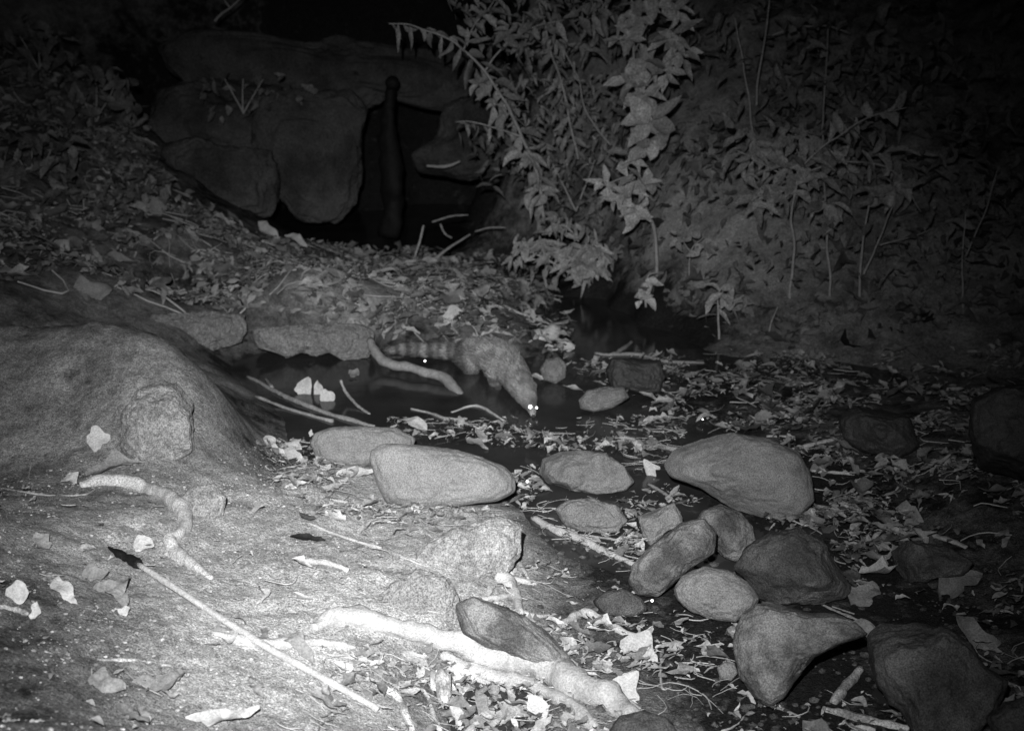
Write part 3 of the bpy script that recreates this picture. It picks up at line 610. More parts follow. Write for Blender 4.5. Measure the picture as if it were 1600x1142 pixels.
LF(482,616,40,26,92,'dead_big','pale ear-shaped leaf standing upright at the pool edge',shape='round', tilt=1.35, wave=.05, fold=.1)
LF(502,616,34,16,110,'dead_big','narrow leaf behind the pale ear-shaped leaf',shape='broad', tilt=1.3, wave=.1)
LF(512,626,24,20,20,'dead_big','small round leaf right of the pale ear-shaped leaf',shape='round', tilt=1.2, wave=.2)
LF(553,589,18,14,0,'dead_mid','small grey leaf floating in the pool under the ragged ledge',shape='round')
LF(1022,742,26,24,40,'dead_big','bright crumpled leaf left of the big wedge rock',shape='broad', tilt=1.1, wave=.3)
LF(998,1030,66,36,-35,'dead_big','bright plate-like leaf at the left edge of the black mud',shape='broad', tilt=.6)
LF(976,1090,50,44,-40,'dead_big','pale crumpled leaf right of the white root near the bottom',shape='broad', tilt=.6)
LF(757,1016,26,12,-5,'dead_big','white chip of leaf on the thick root',shape='broad')
LF(835,1118,50,26,-65,'dead_big','curved pale leaf standing in the black gap at the bottom', tilt=.9)
LF(765,1120,60,16,-45,'dead_mid','folded strap leaf lying in the black gap at the bottom')
LF(462,1020,70,24,-32,'dead_mid','long lance leaf under the long stick where the roots cross', tilt=.5)
LF(350,1130,110,20,8,'dead_big','long pale leaf at the bottom edge in the left half')
LF(482,850,58,9,0,'dead_dark','slim black leaf on the pale bank', wave=.1)
LF(245,1072,70,18,10,'dead_mid','broad faded leaf pressed into the lower left bank',shape='broad')
LF(270,1068,40,20,30,'dead_mid','faded leaf with a thin stalk in the lower left bank',shape='broad')
LF(170,1080,60,22,-10,'dead_mid','grey leaf near the low earth hump',shape='broad')
LF(710,503,50,30,20,'dead_big','pale boxy folded leaf on the litter behind the animal tail',shape='broad', tilt=1.2, fold=.6, wave=.2)
LF(885,548,28,16,0,'dead_big','pale leaf on the litter above the small rounded stone',shape='broad', tilt=.8)
LF(145,462,64,34,10,'dead_mid','big pale leaf on the slope above the earth mound',shape='broad', tilt=.9)
LF(180,405,60,12,-15,'dead_mid','slim pale leaf on the shadowed left slope', tilt=.7)
LF(235,335,50,36,10,'dead_mid','broad grey leaf at the edge of the left slope',shape='broad', tilt=1.1)
LF(420,365,44,20,-40,'dead_big','pale leaf on the left slope next to the recess', tilt=.8)
LF(462,378,40,12,-25,'dead_big','pointed leaf lowest on the left slope beside the recess', tilt=.8)
LF(1165,578,40,12,-10,'dead_mid','pale leaf on the far litter flat', tilt=.4)
LF(1030,616,22,7,0,'dead_big','thin bright leaf floating in front of the flat waterline stone', tilt=.1)
LF(842,597,36,8,-3,'dead_big','thin white leaf at the waterline beside the animal head', tilt=.1)
LF(895,612,36,7,-8,'dead_big','thin white leaf at the left of the flat waterline stone', tilt=.1)
LF(790,690,34,9,4,'dead_mid','pale leaf floating below the animal muzzle', tilt=.1)
LF(745,700,36,12,-15,'dead_mid','grey leaf floating behind the oblong rock', tilt=.1)
LF(640,672,60,16,-20,'dead_big','ragged pale leaf touching the rock behind the oblong one', tilt=.2)
LF(1370,1000,90,26,-15,'dead_mid','dim leaf on top of the blocky dark rock', tilt=.4, Y=1.98)
LF(1535,1005,90,36,-30,'dead_mid','broad dim leaf on the mud right of the blocky dark rock',shape='broad', tilt=.5)
LF(1270,822,40,24,10,'dead_mid','grey leaf behind the hulking domed rock',shape='broad')
LF(1350,935,60,30,30,'dead_mid','dim leaf right of the hulking domed rock',shape='broad')
LF(1500,920,90,30,20,'dead_mid','large dim leaf below the pale wood strip',shape='broad')
LF(455,768,18,9,0,'dead_big','tiny white leaf chip on the bank left of the oblong rock')
LF(486,684,12,6,85,'dead_big','tiny bright leaf tip against the left pale rock', tilt=1.3)
LF(430,705,40,16,-35,'dead_big','pale leaf on the slope left of the smooth rocks',shape='broad')
LF(460,725,50,22,-30,'dead_big','larger pale leaf beside the notch under the left rock',shape='broad')
LF(555,745,60,14,5,'dead_big','curled leaf under the left pale rock')

# ------------------------------------------------------------------ litter and grit (ground cover)
def scatter(n, xr, yr, regions, seed):
    """points spread over the land; each region = (polygon in picture coords, keep probability)"""
    rg = np.random.default_rng(seed)
    X = rg.uniform(xr[0], xr[1], n); Y = rg.uniform(yr[0], yr[1], n); Zh = np.maximum(hgt(X, Y), 0)
    px, py, _ = proj(np.stack([X, Y, Zh], 1)); k = np.zeros(n)
    for poly, pr in regions: k = np.where(inpoly(px, py, poly), np.maximum(k, pr), k)
    clump = .5 + .9*fbm(np.stack([X*6, Y*6, X*0], 1), 3, seed+2)
    keep = rg.random(n) < k*np.clip(clump, .05, 1.3); return X[keep], Y[keep], Zh[keep]
def litter(name, mt, X, Y, Zh, size, asp, seed, label, tiltmax=.6, lift=.006, ns=7, cr=.9):
    rg = np.random.default_rng(seed); A = Acc()
    protos = [leaf_arr(1, asp*rg.uniform(.5, 1.5), ns, rg.uniform(-.3, .5), rg.uniform(0, .9), rg.uniform(0, .5), k, rg.choice(['lance', 'round', 'broad']), 5, cr) for k in range(30)]
    e = .02
    nx = -(np.maximum(hgt(X+e, Y), 0)-Zh)/e; ny = -(np.maximum(hgt(X, Y+e), 0)-Zh)/e
    for i in range(len(X)):
        V, Fq = protos[rg.integers(30)]; s = rg.uniform(*size)*(.5 + rg.random()**3*1.5)
        n = np.array((nx[i]*.7, ny[i]*.7, 1.)) + rg.normal(size=3)*tiltmax*.5; n /= np.linalg.norm(n)
        a = rg.uniform(0, 2*np.pi); dr = np.array((math.cos(a), math.sin(a), 0)); dr -= n*(dr @ n)
        Vv = V*s; Vv[:, 0] -= s/2; A.add(Vv @ frame(dr, n).T + (X[i], Y[i], Zh[i] + lift + rg.random()*lift*2), Fq)
    o = A.obj(name, mt); return tag(o, label, 'leaves', kind='stuff')
reg_far = [([(380,370),(560,395),(760,395),(850,430),(900,520),(880,560),(780,545),(600,530),(480,500),(380,490),(200,470),(150,400),(220,330),(300,330)], 1.0),
           ([(-300,200),(200,170),(280,300),(420,380),(300,440),(-300,440)], .5), ([(-400,60),(260,60),(330,200),(-400,210)], .4)]
X, Y, Zh = scatter(70000, (-3.6, .9), (3.6, 7.2), reg_far, 1)
litter('leaf_litter', 'litter', X, Y, Zh, (.022, .075), .30, 2, 'loose dead leaves covering the litter bar and left slope behind the pool', .65, .012)
reg_r = [([(880,575),(950,560),(1060,560),(1100,555),(1700,540),(1700,1200),(1540,1200),(1560,1040),(1460,960),(1340,930),(1300,850),(1270,740),(1200,680),(1060,690),(1000,640)], .6),
         ([(1000,565),(1100,556),(1260,560),(1300,670),(1100,680),(1010,650)], 1.0), ([(1180,780),(1340,780),(1700,900),(1700,1150),(1540,1130),(1500,960),(1340,930),(1290,840),(1200,830)], .8), ([(1260,680),(1600,650),(1600,800),(1290,820)], .95)]
X, Y, Zh = scatter(48000, (.1, 3.6), (1.3, 4.6), reg_r, 5)
litter('leaf_litter', 'litter', X, Y, Zh, (.014, .048), .34, 6, 'dim wet leaves strewn over the mud on the right bank', .35, .008)
reg_d = [([(560,1020),(700,1040),(860,960),(900,1000),(1020,1020),(1060,1142),(900,1200),(560,1200),(440,1142)], 1.0), ([(730,900),(860,880),(1000,920),(1020,1000),(850,990),(740,960)], .9),
         ([(810,790),(1000,780),(1010,870),(990,900),(830,820)], .8), ([(400,690),(480,690),(600,790),(800,795),(820,830),(560,830),(420,760)], .6), ([(1000,960),(1150,960),(1180,1142),(1040,1142)], .45), ([(860,650),(1060,640),(1060,700),(1040,760),(990,740),(960,700)], .5), ([(800,740),(850,730),(870,790),(1000,770),(1040,760),(1100,790),(1000,800),(870,800),(810,790)], .9),
         ([(600,655),(860,668),(1000,690),(1000,720),(840,708),(620,682)], .6), ([(880,600),(1060,600),(1080,700),(900,690),(860,655)], .28), ([(560,620),(860,640),(860,670),(600,660)], .12), ([(1160,1090),(1420,1090),(1450,1200),(1100,1200)], .8), ([(-50,760),(820,830),(560,1200),(-50,1200)], .045)]
X, Y, Zh = scatter(32000, (-1.2, 1.0), (1.2, 3.4), reg_d, 9)
litter('leaf_litter', 'debris', X, Y, Zh, (.006, .034), .40, 10, 'small bleached leaf scraps and chips along the near water edge', .45, .005)
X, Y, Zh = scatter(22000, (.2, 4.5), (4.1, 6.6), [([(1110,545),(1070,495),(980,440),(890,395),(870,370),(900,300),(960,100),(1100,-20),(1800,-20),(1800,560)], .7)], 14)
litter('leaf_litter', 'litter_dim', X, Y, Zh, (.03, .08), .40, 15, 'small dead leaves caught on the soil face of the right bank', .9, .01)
# fine straws among the debris
def straws(n, regions, xr, yr, Lr, rad, mt, label, seed, name='plant_debris'):
    X, Y, Zh = scatter(n, xr, yr, regions, seed); rg = np.random.default_rng(seed); A = Acc()
    for i in range(len(X)):
        L = rg.uniform(*Lr); a = rg.uniform(0, 2*np.pi); r = rad*rg.uniform(.6, 1.6)
        cv = rg.normal()*.22*L; n_ = 6; tq = np.linspace(-.5, .5, n_); wob = np.cumsum(rg.normal(size=n_))*L*.025
        xs = X[i]+math.cos(a)*L*tq - math.sin(a)*(cv*(1-4*tq**2)+wob); ys = Y[i]+math.sin(a)*L*tq + math.cos(a)*(cv*(1-4*tq**2)+wob)
        pts = np.stack([xs, ys, np.maximum(hgt(xs, ys), 0) + r + .003 + .006*rg.random()], 1)
        dr = pts[-1]-pts[0]; side = np.cross(dr, (0, 0, 1)); side = side/np.linalg.norm(side)
        V = []
        for kk_, p in enumerate(pts):
            r_ = r*(1 - .7*abs(tq[kk_])*rg.random()); V += [p + side*r_, p + np.array((0, 0, r_)), p - side*r_, p - np.array((0, 0, r_))]
        Fq = [(k*4+j, k*4+(j+1) % 4, k*4+4+(j+1) % 4, k*4+4+j) for k in range(n_-1) for j in range(4)]
        A.add(np.array(V), Fq)
    o = A.obj(name, mt); return tag(o, label, 'plant debris', kind='stuff')
straws(5500, reg_d, (-1.2, 1.0), (1.2, 3.4), (.015, .085), .0010, 'twig', 'fine straws and twig ends among the bleached scraps', 21)
straws(2200, reg_far, (-3.6, .7), (3.6, 7.2), (.1, .3), .003, 'twig', 'thin broken twigs among the leaves behind the pool', 22)
straws(1800, reg_r, (.2, 3.6), (1.3, 4.4), (.03, .12), .0013, 'twig', 'thin twigs among the wet leaves on the right', 23)
# grit
def grit(n, regions, xr, yr, sr_, mt, label, seed, name='gravel'):
    X, Y, Zh = scatter(n, xr, yr, regions, seed); rg = np.random.default_rng(seed); V0, F0 = ico(1); A = Acc()
    for i in range(len(X)):
        s = sr_[0] + (sr_[1]-sr_[0])*rg.random()**3
        V = V0*(1 + .25*rg.normal(size=(len(V0), 1)))*s*np.array((1, rg.uniform(.6, 1), rg.uniform(.4, .7)))
        A.add(V + (X[i], Y[i], Zh[i] + s*.2), F0)
    o = A.obj(name, mt, smooth=False); return tag(o, label, 'gravel', kind='stuff')
reg_b = [([(-100,720),(330,720),(420,680),(600,790),(820,800),(810,900),(700,1000),(560,1200),(-100,1200)], 1.0)]
grit(22000, reg_b, (-1.4, .2), (1.1, 3.2), (.0010, .0042), 'gravel', 'soil crumbs and fine grit scattered on the near bank', 31)
grit(9000, [([(820,820),(1000,860),(1600,700),(1600,1200),(700,1200),(850,850)], 1.0)], (-.2, 1.6), (1.2, 3), (.002, .010), 'rock_dark', 'dark gravel on the mud between the rocks', 32)

# ------------------------------------------------------------------ plants
def tangent_frame(): pass
def plant(name, label, cat, stems, leaves, leafmat, stemmat='stem', group=None, rosettes=(), seed=0, fill=()):
    """stems: list of (pts px, Y, r px); leaves: (pts px, Y, spacing px, Lpx, Wpx, droop); rosettes: (px,py,Y,n,Lpx,Wpx,droop); fill: (poly, Y0, Y1, n, Lpx, Wpx)"""
    rg = np.random.default_rng(seed + 5)
    s0 = stems[0]; yy = s0[1][0] if hasattr(s0[1], '__len__') else s0[1]
    base = atY(s0[0][0][0], s0[0][0][1], yy); root = thing(name, base, label, cat, group)
    V = np.zeros((0, 3)); Fs = []
    for k, (pts, Yv, rp) in enumerate(stems):
        P = ground_path(pts, Y=Yv); _, _, d = proj(P); rr_ = (np.array(rp, float) if hasattr(rp, '__len__') else np.linspace(rp, rp*.5, len(P)))/F*d
        Q = catmull(np.hstack([P, rr_[:, None]]), 7); Q[:, :3] += np.stack([fbm(Q[:, :3]*9, 2, k+s) for s in (1, 2, 3)], 1)*.006
        v2, f2 = tube(Q[:, :3], np.maximum(Q[:, 3], .0008), 6, .1, k)
        Fs += [tuple(i+len(V) for i in f) for f in f2]; V = np.vstack([V, v2])
    part('stem', V, Fs, M[stemmat], root)
    A = Acc(); cyc = 0
    def one(p, dr, L, Wd, droop, facing=.6, flatr=False):
        nonlocal cyc; cyc += 1
        n = np.array((0, -facing, 1.)) + rg.normal(size=3)*.45; n -= 0
        if abs(np.dot(n/np.linalg.norm(n), dr/np.linalg.norm(dr))) > .95: n = np.array((0, -1., .2))
        V_, Fq = leaf_arr(L*rg.uniform(.5, 1.15), Wd*rg.uniform(.6, 1.1), 8, (.12 + .15*rg.random()) if flatr else droop*rg.uniform(.2, 2.4)+.1, rg.uniform(.1, .6), .15, cyc, 'lance', 5, .25)
        A.add(V_ @ frame(dr, n).T + p, Fq)
    for pts, Yv, sp_, Lp, Wp, droop in leaves:
        P = ground_path(pts, Y=Yv); Q = catmull(P, 12); seg = np.linalg.norm(np.diff(Q, axis=0), axis=1); cum = np.concatenate([[0], np.cumsum(seg)])
        _, _, d = proj(P[:1]); sw = sp_/F*d[0]; side = 1
        for sdist in np.arange(sw*.5, cum[-1], sw):
            i = min(np.searchsorted(cum, sdist), len(Q)-1); p = Q[i]; t = Q[i]-Q[i-1]; t /= np.linalg.norm(t)+1e-9
            sv = np.cross(t, (0, -1, .3)); sv /= np.linalg.norm(sv)+1e-9; side *= -1
            dr = t*.5 + sv*side*.9 + rg.normal(size=3)*.3 + np.array((0, -.1, -droop)); dr /= np.linalg.norm(dr)
            one(p, dr, Lp/F*d[0], Wp/F*d[0], droop*.6)
    for (px, py, Yv, n, Lp, Wp, droop) in rosettes:
        p = atY(px, py, Yv); _, _, d = proj(p); d = d[0]; off = rg.uniform(0, 6)
        for k in range(n):
            a = off + k/n*2*np.pi + rg.normal()*.2; dr = np.array((math.cos(a), -.3 + .2*rg.normal(), math.sin(a)*.85 - droop)); dr /= np.linalg.norm(dr)
            one(p + rg.normal(size=3)*.010, dr, Lp/F*d, Wp/F*d, .25, facing=1.6, flatr=True)
    for (poly, Ya, Yb, n, Lp, Wp, droop) in fill:
        a = np.array(poly, float); c = 0
        while c < n:
            x = rg.uniform(a[:, 0].min(), a[:, 0].max()); y = rg.uniform(a[:, 1].min(), a[:, 1].max())
            if not inpoly(np.array([x]), np.array([y]), poly)[0]: continue
            c += 1; Yv = rg.uniform(Ya, Yb); p = atY(x, y, Yv); _, _, d = proj(p); d = d[0]
            dr = rg.normal(size=3) + np.array((0, -.2, -droop)); dr /= np.linalg.norm(dr); one(p, dr, Lp/F*d, Wp/F*d, .3)
    if A.n: A.obj('foliage', leafmat, root)
    return root
PL = plant
PL('shrub', 'arching shrub with small pointed leaves over the right of the recess', 'shrub',
   [([(852,345),(838,270),(815,215),(790,160),(757,110),(725,80),(690,55),(640,40),(606,38)], [5.3,5.3,5.25,5.2,5.2,5.2,5.2,5.2,5.2], [3,3,2.6,2.2,2,1.8,1.5,1.2,1]),
    ([(905,250),(890,190),(878,130),(862,80),(850,30),(840,-10)], 5.35, 2.2), ([(955,228),(915,175),(905,125),(880,75)], 5.3, 1.8), ([(757,110),(790,70),(830,45),(880,30)], 5.25, 1.6), ([(725,80),(740,40),(765,10),(780,-20)], 5.25, 1.4), ([(815,215),(770,200),(735,190),(712,190)], 5.25, 1.3)],
   [([(606,38),(640,40),(690,55),(725,80)], 5.2, 9, 32, 9, .9), ([(725,80),(757,110),(790,160),(838,270),(852,345)], 5.25, 10, 42, 15, .4), ([(790,70),(830,45),(880,30),(960,20)], 5.2, 9, 38, 14, .3),
    ([(840,-10),(862,80),(890,190),(905,250)], 5.35, 11, 34, 13, .4), ([(725,80),(740,40),(765,10),(780,-20)], 5.2, 8, 36, 14, .3), ([(712,190),(770,200),(830,215)], 5.3, 9, 24, 8, .8)],
   'leaf', seed=1, rosettes=[(750,130,5.2,6,34,14,.2),(800,55,5.2,6,34,14,.2),(775,165,5.2,6,30,12,.3),(820,240,5.2,7,34,13,.5),(845,300,5.2,6,34,13,.5)],
   fill=[([(690,-20),(960,-20),(950,60),(880,110),(800,120),(740,60)], 5.2, 5.7, 260, 28, 9, .4), ([(770,120),(970,100),(975,250),(860,270),(800,200)], 5.3, 5.6, 320, 22, 7, .4)])
PL('shrub', 'tall shrub with bright star-like leaf whorls at the centre top', 'shrub',
   [([(1026,432),(1024,390),(1018,350),(1005,310),(998,270),(996,220),(994,150),(990,80),(985,-10)], [4.75,4.75,4.8,4.85,4.9,4.9,4.9,4.9,4.9], [3,3,3,2.6,2.4,2.4,2.2,2,1.6]), ([(998,270),(965,280),(940,290)], 4.85, 1.5), ([(994,150),(1020,120),(1050,90),(1065,50)], 4.9, 1.6), ([(990,80),(1010,40),(1030,10)], 4.9, 1.4)],
   [([(985,-10),(990,80),(996,220)], 4.88, 16, 44, 17, .3)], 'leaf_bright', seed=2,
   rosettes=[(1000,25,4.85,8,46,18,.2),(1050,55,4.8,8,46,17,.5),(1065,85,4.8,7,44,17,.5),(975,60,4.85,7,40,16,.3),(1010,100,4.85,7,42,17,.2),(1040,110,4.8,7,42,17,.4),(985,120,4.85,7,40,18,.3),
    (1030,10,4.85,7,44,17,.2),(1060,20,4.85,6,40,16,.2),(1008,150,4.8,6,42,20,.3),(1018,188,4.72,6,52,30,.1),(1015,225,4.75,6,46,24,.4),(980,250,4.8,6,34,13,.4),(945,285,4.75,7,36,13,.2),(975,300,4.7,8,44,16,.2),
    (1005,285,4.7,8,42,16,.3),(995,325,4.7,8,40,15,.5),(960,305,4.75,6,30,12,.4)])
PL('shrub', 'low drooping shrub at the foot of the far bank behind the animal', 'shrub',
   [([(905,435),(890,410),(870,390)], 5.0, 2), ([(905,435),(920,400),(935,380)], 5.0, 2), ([(900,430),(850,405),(810,388)], 5.0, 2)],
   [([(905,430),(920,400),(935,380)], 5.0, 6, 36, 12, .8)], 'leaf', seed=3,
   rosettes=[(815,380,4.95,9,34,9,.9),(840,375,4.95,9,34,10,.9),(862,392,4.95,9,36,10,.9),(890,385,4.95,9,38,11,.8),(920,385,4.9,9,40,12,.9),(940,395,4.9,9,36,12,1),(900,410,4.9,9,36,12,.9),(925,415,4.9,8,34,12,1),(870,345,5,6,28,10,.4)],
   fill=[([(790,370),(880,330),(960,370),(960,420),(900,440),(800,410)], 4.9, 5.2, 130, 26, 8, .8)])
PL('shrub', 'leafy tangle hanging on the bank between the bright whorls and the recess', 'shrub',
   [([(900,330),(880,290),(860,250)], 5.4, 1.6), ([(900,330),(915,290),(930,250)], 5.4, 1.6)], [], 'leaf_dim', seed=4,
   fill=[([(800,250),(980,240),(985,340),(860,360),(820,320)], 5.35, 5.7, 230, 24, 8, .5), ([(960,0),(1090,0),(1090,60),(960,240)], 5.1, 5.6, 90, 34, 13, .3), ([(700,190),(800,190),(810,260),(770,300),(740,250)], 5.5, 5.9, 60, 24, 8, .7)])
PL('shrub', 'broad dim shrub spreading over the right bank', 'shrub',
   [([(1238,510),(1234,450),(1240,390),(1238,340),(1245,290),(1250,240)], 4.35, 2.6), ([(1245,290),(1200,260),(1150,235)], 4.4, 1.6), ([(1250,260),(1300,220),(1360,185),(1415,170)], 4.35, 1.8), ([(1250,270),(1330,250),(1400,270),(1440,330)], 4.4, 1.6)],
   [([(1250,260),(1300,220),(1360,185),(1415,170)], 4.35, 12, 46, 15, .2), ([(1330,250),(1390,240),(1420,290)], 4.4, 12, 46, 15, .5), ([(1245,290),(1200,260),(1150,235)], 4.4, 12, 40, 14, .3)], 'leaf', seed=6,
   rosettes=[(1210,230,4.4,8,44,16,.2),(1250,220,4.4,9,46,16,.2),(1290,235,4.4,8,44,16,.3),(1230,260,4.35,8,44,16,.4),(1270,270,4.35,8,42,16,.4),(1200,290,4.35,8,38,15,.6),(1185,315,4.35,7,36,16,.6),(1225,300,4.35,8,36,15,.6),(1290,320,4.3,7,44,16,.9),(1395,290,4.35,8,44,18,.6),(1175,245,4.4,6,36,14,.3)],
   fill=[([(1140,200),(1330,170),(1400,200),(1420,300),(1300,330),(1180,330)], 4.35, 4.7, 150, 34, 12, .4)])
grp = None
PL('sapling', 'slim sapling right of the broad dim shrub, with a drooping leaf tuft halfway', 'sapling', [([(1295,480),(1294,400),(1292,340),(1286,200),(1292,90),(1296,40)], [4.3,4.35,4.4,4.6,4.8,4.9], 2.2)],
   [([(1286,200),(1292,90),(1296,40)], 4.7, 26, 30, 14, .4)], 'leaf_dim', seed=8, rosettes=[(1292,345,4.3,7,34,14,.8),(1286,130,4.75,6,34,16,.3)])
PL('sapling', 'forked slim sapling with a twisted stem on the far right bank', 'sapling', [([(1342,470),(1345,400),(1350,360),(1362,300)], 4.3, 2.2), ([(1348,430),(1370,380),(1395,320),(1400,280)], [4.3,4.35,4.4,4.45], 1.8), ([(1375,385),(1420,370),(1450,360)], 4.35, 1.2)],
   [([(1375,385),(1420,370),(1450,360)], 4.35, 16, 30, 10, .4)], 'leaf_dim', seed=9, rosettes=[(1362,300,4.3,7,34,12,.5),(1340,370,4.3,5,26,12,.4)])
PL('sapling', 'bare crossing pair of thin stems near the top right of the bank', 'sapling', [([(1178,240),(1172,160),(1160,90),(1150,30)], 5.0, 1.8), ([(1180,170),(1190,100),(1200,30),(1204,-10)], 5.0, 1.8)], [([(1190,100),(1204,-10)], 5.0, 26, 22, 9, .4)], 'leaf_dim', seed=10)
PL('sapling', 'low seedling with pale hanging leaves at the bottom of the right bank', 'sapling', [([(1122,530),(1120,495),(1124,460),(1135,445)], 4.25, 2), ([(1122,480),(1150,470),(1165,462)], 4.25, 1.4)], [([(1120,500),(1124,460),(1135,445)], 4.22, 10, 30, 13, .8)], 'leaf', seed=11, rosettes=[(1128,462,4.2,7,30,12,.5),(1160,468,4.25,5,24,9,.5)])
PL('sapling', 'tiny seedling with two round pale leaves below the bright whorls', 'sapling', [([(1008,480),(1006,455),(1012,430),(1025,425)], 4.6, 1.8)], [], 'leaf_bright', seed=12, rosettes=[(1010,440,4.55,4,34,20,.6),(1006,468,4.55,4,24,14,.3)])
PL('sapling', 'thin plant with triangular leaves left of the broad dim shrub', 'sapling', [([(1075,430),(1080,390),(1100,370)], 4.6, 1.4), ([(1080,395),(1060,370)], 4.6, 1.2)], [], 'leaf', seed=13, rosettes=[(1062,372,4.55,5,24,12,.3),(1095,378,4.5,5,28,13,.5),(1110,385,4.5,4,22,10,.6)])
PL('sapling', 'row-leaved sapling high on the bank above the broad dim shrub', 'sapling', [([(1200,60),(1240,45),(1290,40),(1330,52)], 5.1, 1.6)], [], 'leaf_dim', seed=14, rosettes=[(1237,35,5.05,3,26,14,-.2),(1255,33,5.05,3,28,16,-.2),(1275,42,5.05,3,24,15,-.1),(1380,38,5.05,4,34,20,.2),(1220,100,5.05,6,28,12,.2),(1330,100,5.0,6,30,10,.2)],
   fill=[([(1180,60),(1460,60),(1440,170),(1200,180)], 4.8, 5.2, 110, 30, 12, .3)])
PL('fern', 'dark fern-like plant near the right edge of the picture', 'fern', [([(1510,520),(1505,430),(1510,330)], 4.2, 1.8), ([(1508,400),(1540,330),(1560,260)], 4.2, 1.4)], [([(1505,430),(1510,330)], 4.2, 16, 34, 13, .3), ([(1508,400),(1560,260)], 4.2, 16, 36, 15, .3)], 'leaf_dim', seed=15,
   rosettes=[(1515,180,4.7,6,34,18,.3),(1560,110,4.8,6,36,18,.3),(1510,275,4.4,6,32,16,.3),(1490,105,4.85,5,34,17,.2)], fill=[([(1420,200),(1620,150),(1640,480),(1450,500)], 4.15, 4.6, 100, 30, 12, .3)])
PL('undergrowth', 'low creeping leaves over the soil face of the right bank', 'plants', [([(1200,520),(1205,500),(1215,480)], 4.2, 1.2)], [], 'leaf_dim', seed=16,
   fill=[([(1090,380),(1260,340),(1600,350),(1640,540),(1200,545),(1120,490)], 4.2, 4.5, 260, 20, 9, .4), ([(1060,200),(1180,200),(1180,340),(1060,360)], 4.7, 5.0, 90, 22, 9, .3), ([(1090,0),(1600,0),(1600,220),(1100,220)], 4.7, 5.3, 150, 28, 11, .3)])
def herb(name, label, px, py, Y, n, L, sd, mt='leaf_dim', spread=60):
    st_ = [([(px, py+30), (px + k*spread*.5, py - spread*.4)], Y, 1.6) for k in (-1, 0, 1)]
    a = [(px + spread*1.5*math.cos(t)*(1+.25*math.sin(3*t+sd)), py + spread*.8*math.sin(t)*(1+.25*math.sin(2*t+sd))) for t in np.linspace(0, 6.1, 12)]
    return PL(name, label, 'plant', st_, [], mt, seed=sd, fill=[(a, Y-.2, Y+.35, n*9, L, L*.5, .5)])
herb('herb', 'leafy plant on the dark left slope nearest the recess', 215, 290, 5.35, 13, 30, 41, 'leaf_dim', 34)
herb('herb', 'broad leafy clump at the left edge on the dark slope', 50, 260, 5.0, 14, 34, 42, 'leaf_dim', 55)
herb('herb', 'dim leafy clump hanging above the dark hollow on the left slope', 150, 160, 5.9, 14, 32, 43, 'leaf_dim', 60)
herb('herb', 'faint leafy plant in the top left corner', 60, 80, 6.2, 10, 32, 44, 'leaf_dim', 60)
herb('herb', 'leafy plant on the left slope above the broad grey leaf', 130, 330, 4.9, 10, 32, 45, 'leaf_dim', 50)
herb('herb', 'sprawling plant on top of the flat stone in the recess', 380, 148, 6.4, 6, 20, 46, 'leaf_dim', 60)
PL('branch', 'bare hooked branch hanging in the dark at the top of the picture', 'branch', [([(335,34),(345,22),(360,12),(385,-12)], 6.8, 2.4), ([(360,12),(352,2),(350,-8)], 6.8, 1.6)], [], 'leaf_dim', seed=50)

# ------------------------------------------------------------------ the animal
def lens(r, c):
    '''a shallow domed bead facing the flash, like an eye's reflecting back wall or a drop on a leaf'''
    V0 = ico(3)[0]; d = CAMV + np.array((-.02, 0, .08)) - c; d /= np.linalg.norm(d); u = np.cross(d, (0, 0, 1)); u /= np.linalg.norm(u); v = np.cross(u, d)
    return c + r*(V0[:, :1]*u + V0[:, 1:2]*v + V0[:, 2:3]*.16*d)
YB = 0
def AP(px, py, Y): return atY(px, py, Y)
def fur_mat(isl=0):
    m = mat('guard_hair' if isl else 'brindled_fur', .37, .25, 26, .45, 420, .9, .5, 160, spec=.1, island=isl)
    n = m.node_tree; L = n.links.new; b = n.nodes['Principled BSDF']
    src = b.inputs['Base Color'].links[0].from_socket
    a = n.nodes.new('ShaderNodeAttribute'); a.attribute_name = 'coat'
    mx = n.nodes.new('ShaderNodeVectorMath'); mx.operation = 'SCALE'; L(src, mx.inputs[0]); L(a.outputs['Fac'], mx.inputs['Scale']); L(mx.outputs[0], b.inputs['Base Color'])
    return m
M['fur'] = fur_mat(); M['hair'] = fur_mat(.75)
tailp = [(722,549,4.02),(703,549,4.04),(685,548,4.05),(665,547,4.05),(645,546,4.05),(625,546,4.04),(606,548,4.02)]
tailr = [.030,.031,.030,.028,.026,.022,.010]
bodyp = [(722,550,4.02),(737,549,3.98),(755,551,3.92),(772,556,3.86),(788,567,3.80),(801,582,3.72),(812,599,3.635),(820,613,3.555),(826,626,3.50),(830.5,637,3.456),(833,649,3.422)]
bodyr = [.030,.044,.052,.057,.057,.051,.0435,.036,.027,.0165,.0085]
chains = [(tailp, tailr), (bodyp, bodyr)]
zf = -.015
def foot(px, py, Y, z): p = atY(px, py, Y); return np.array((p[0], Y, z))
def tub_w(P, Rad): return tube(catmull(np.hstack([np.array(P), np.array(Rad)[:, None]]), 8)[:, :3], catmull(np.hstack([np.array(P), np.array(Rad)[:, None]]), 8)[:, 3], 14, 0)
meshes = []
for pts, rad in chains:
    P = np.array([AP(*p) for p in pts]); Q = catmull(np.hstack([P, np.array(rad)[:, None]]), 8); meshes.append(tube(Q[:, :3], Q[:, 3], 20, 0))
    if pts is tailp: TAIL = Q
    else: BODY = Q
hip = AP(742,556,3.96); sho = AP(792,580,3.76)
def add_leg(j): P = [p for p, r in j]; r = [r for p, r in j]; Q = catmull(np.hstack([np.array(P), np.array(r)[:, None]]), 7); meshes.append(tube(Q[:, :3], Q[:, 3], 12, 0))
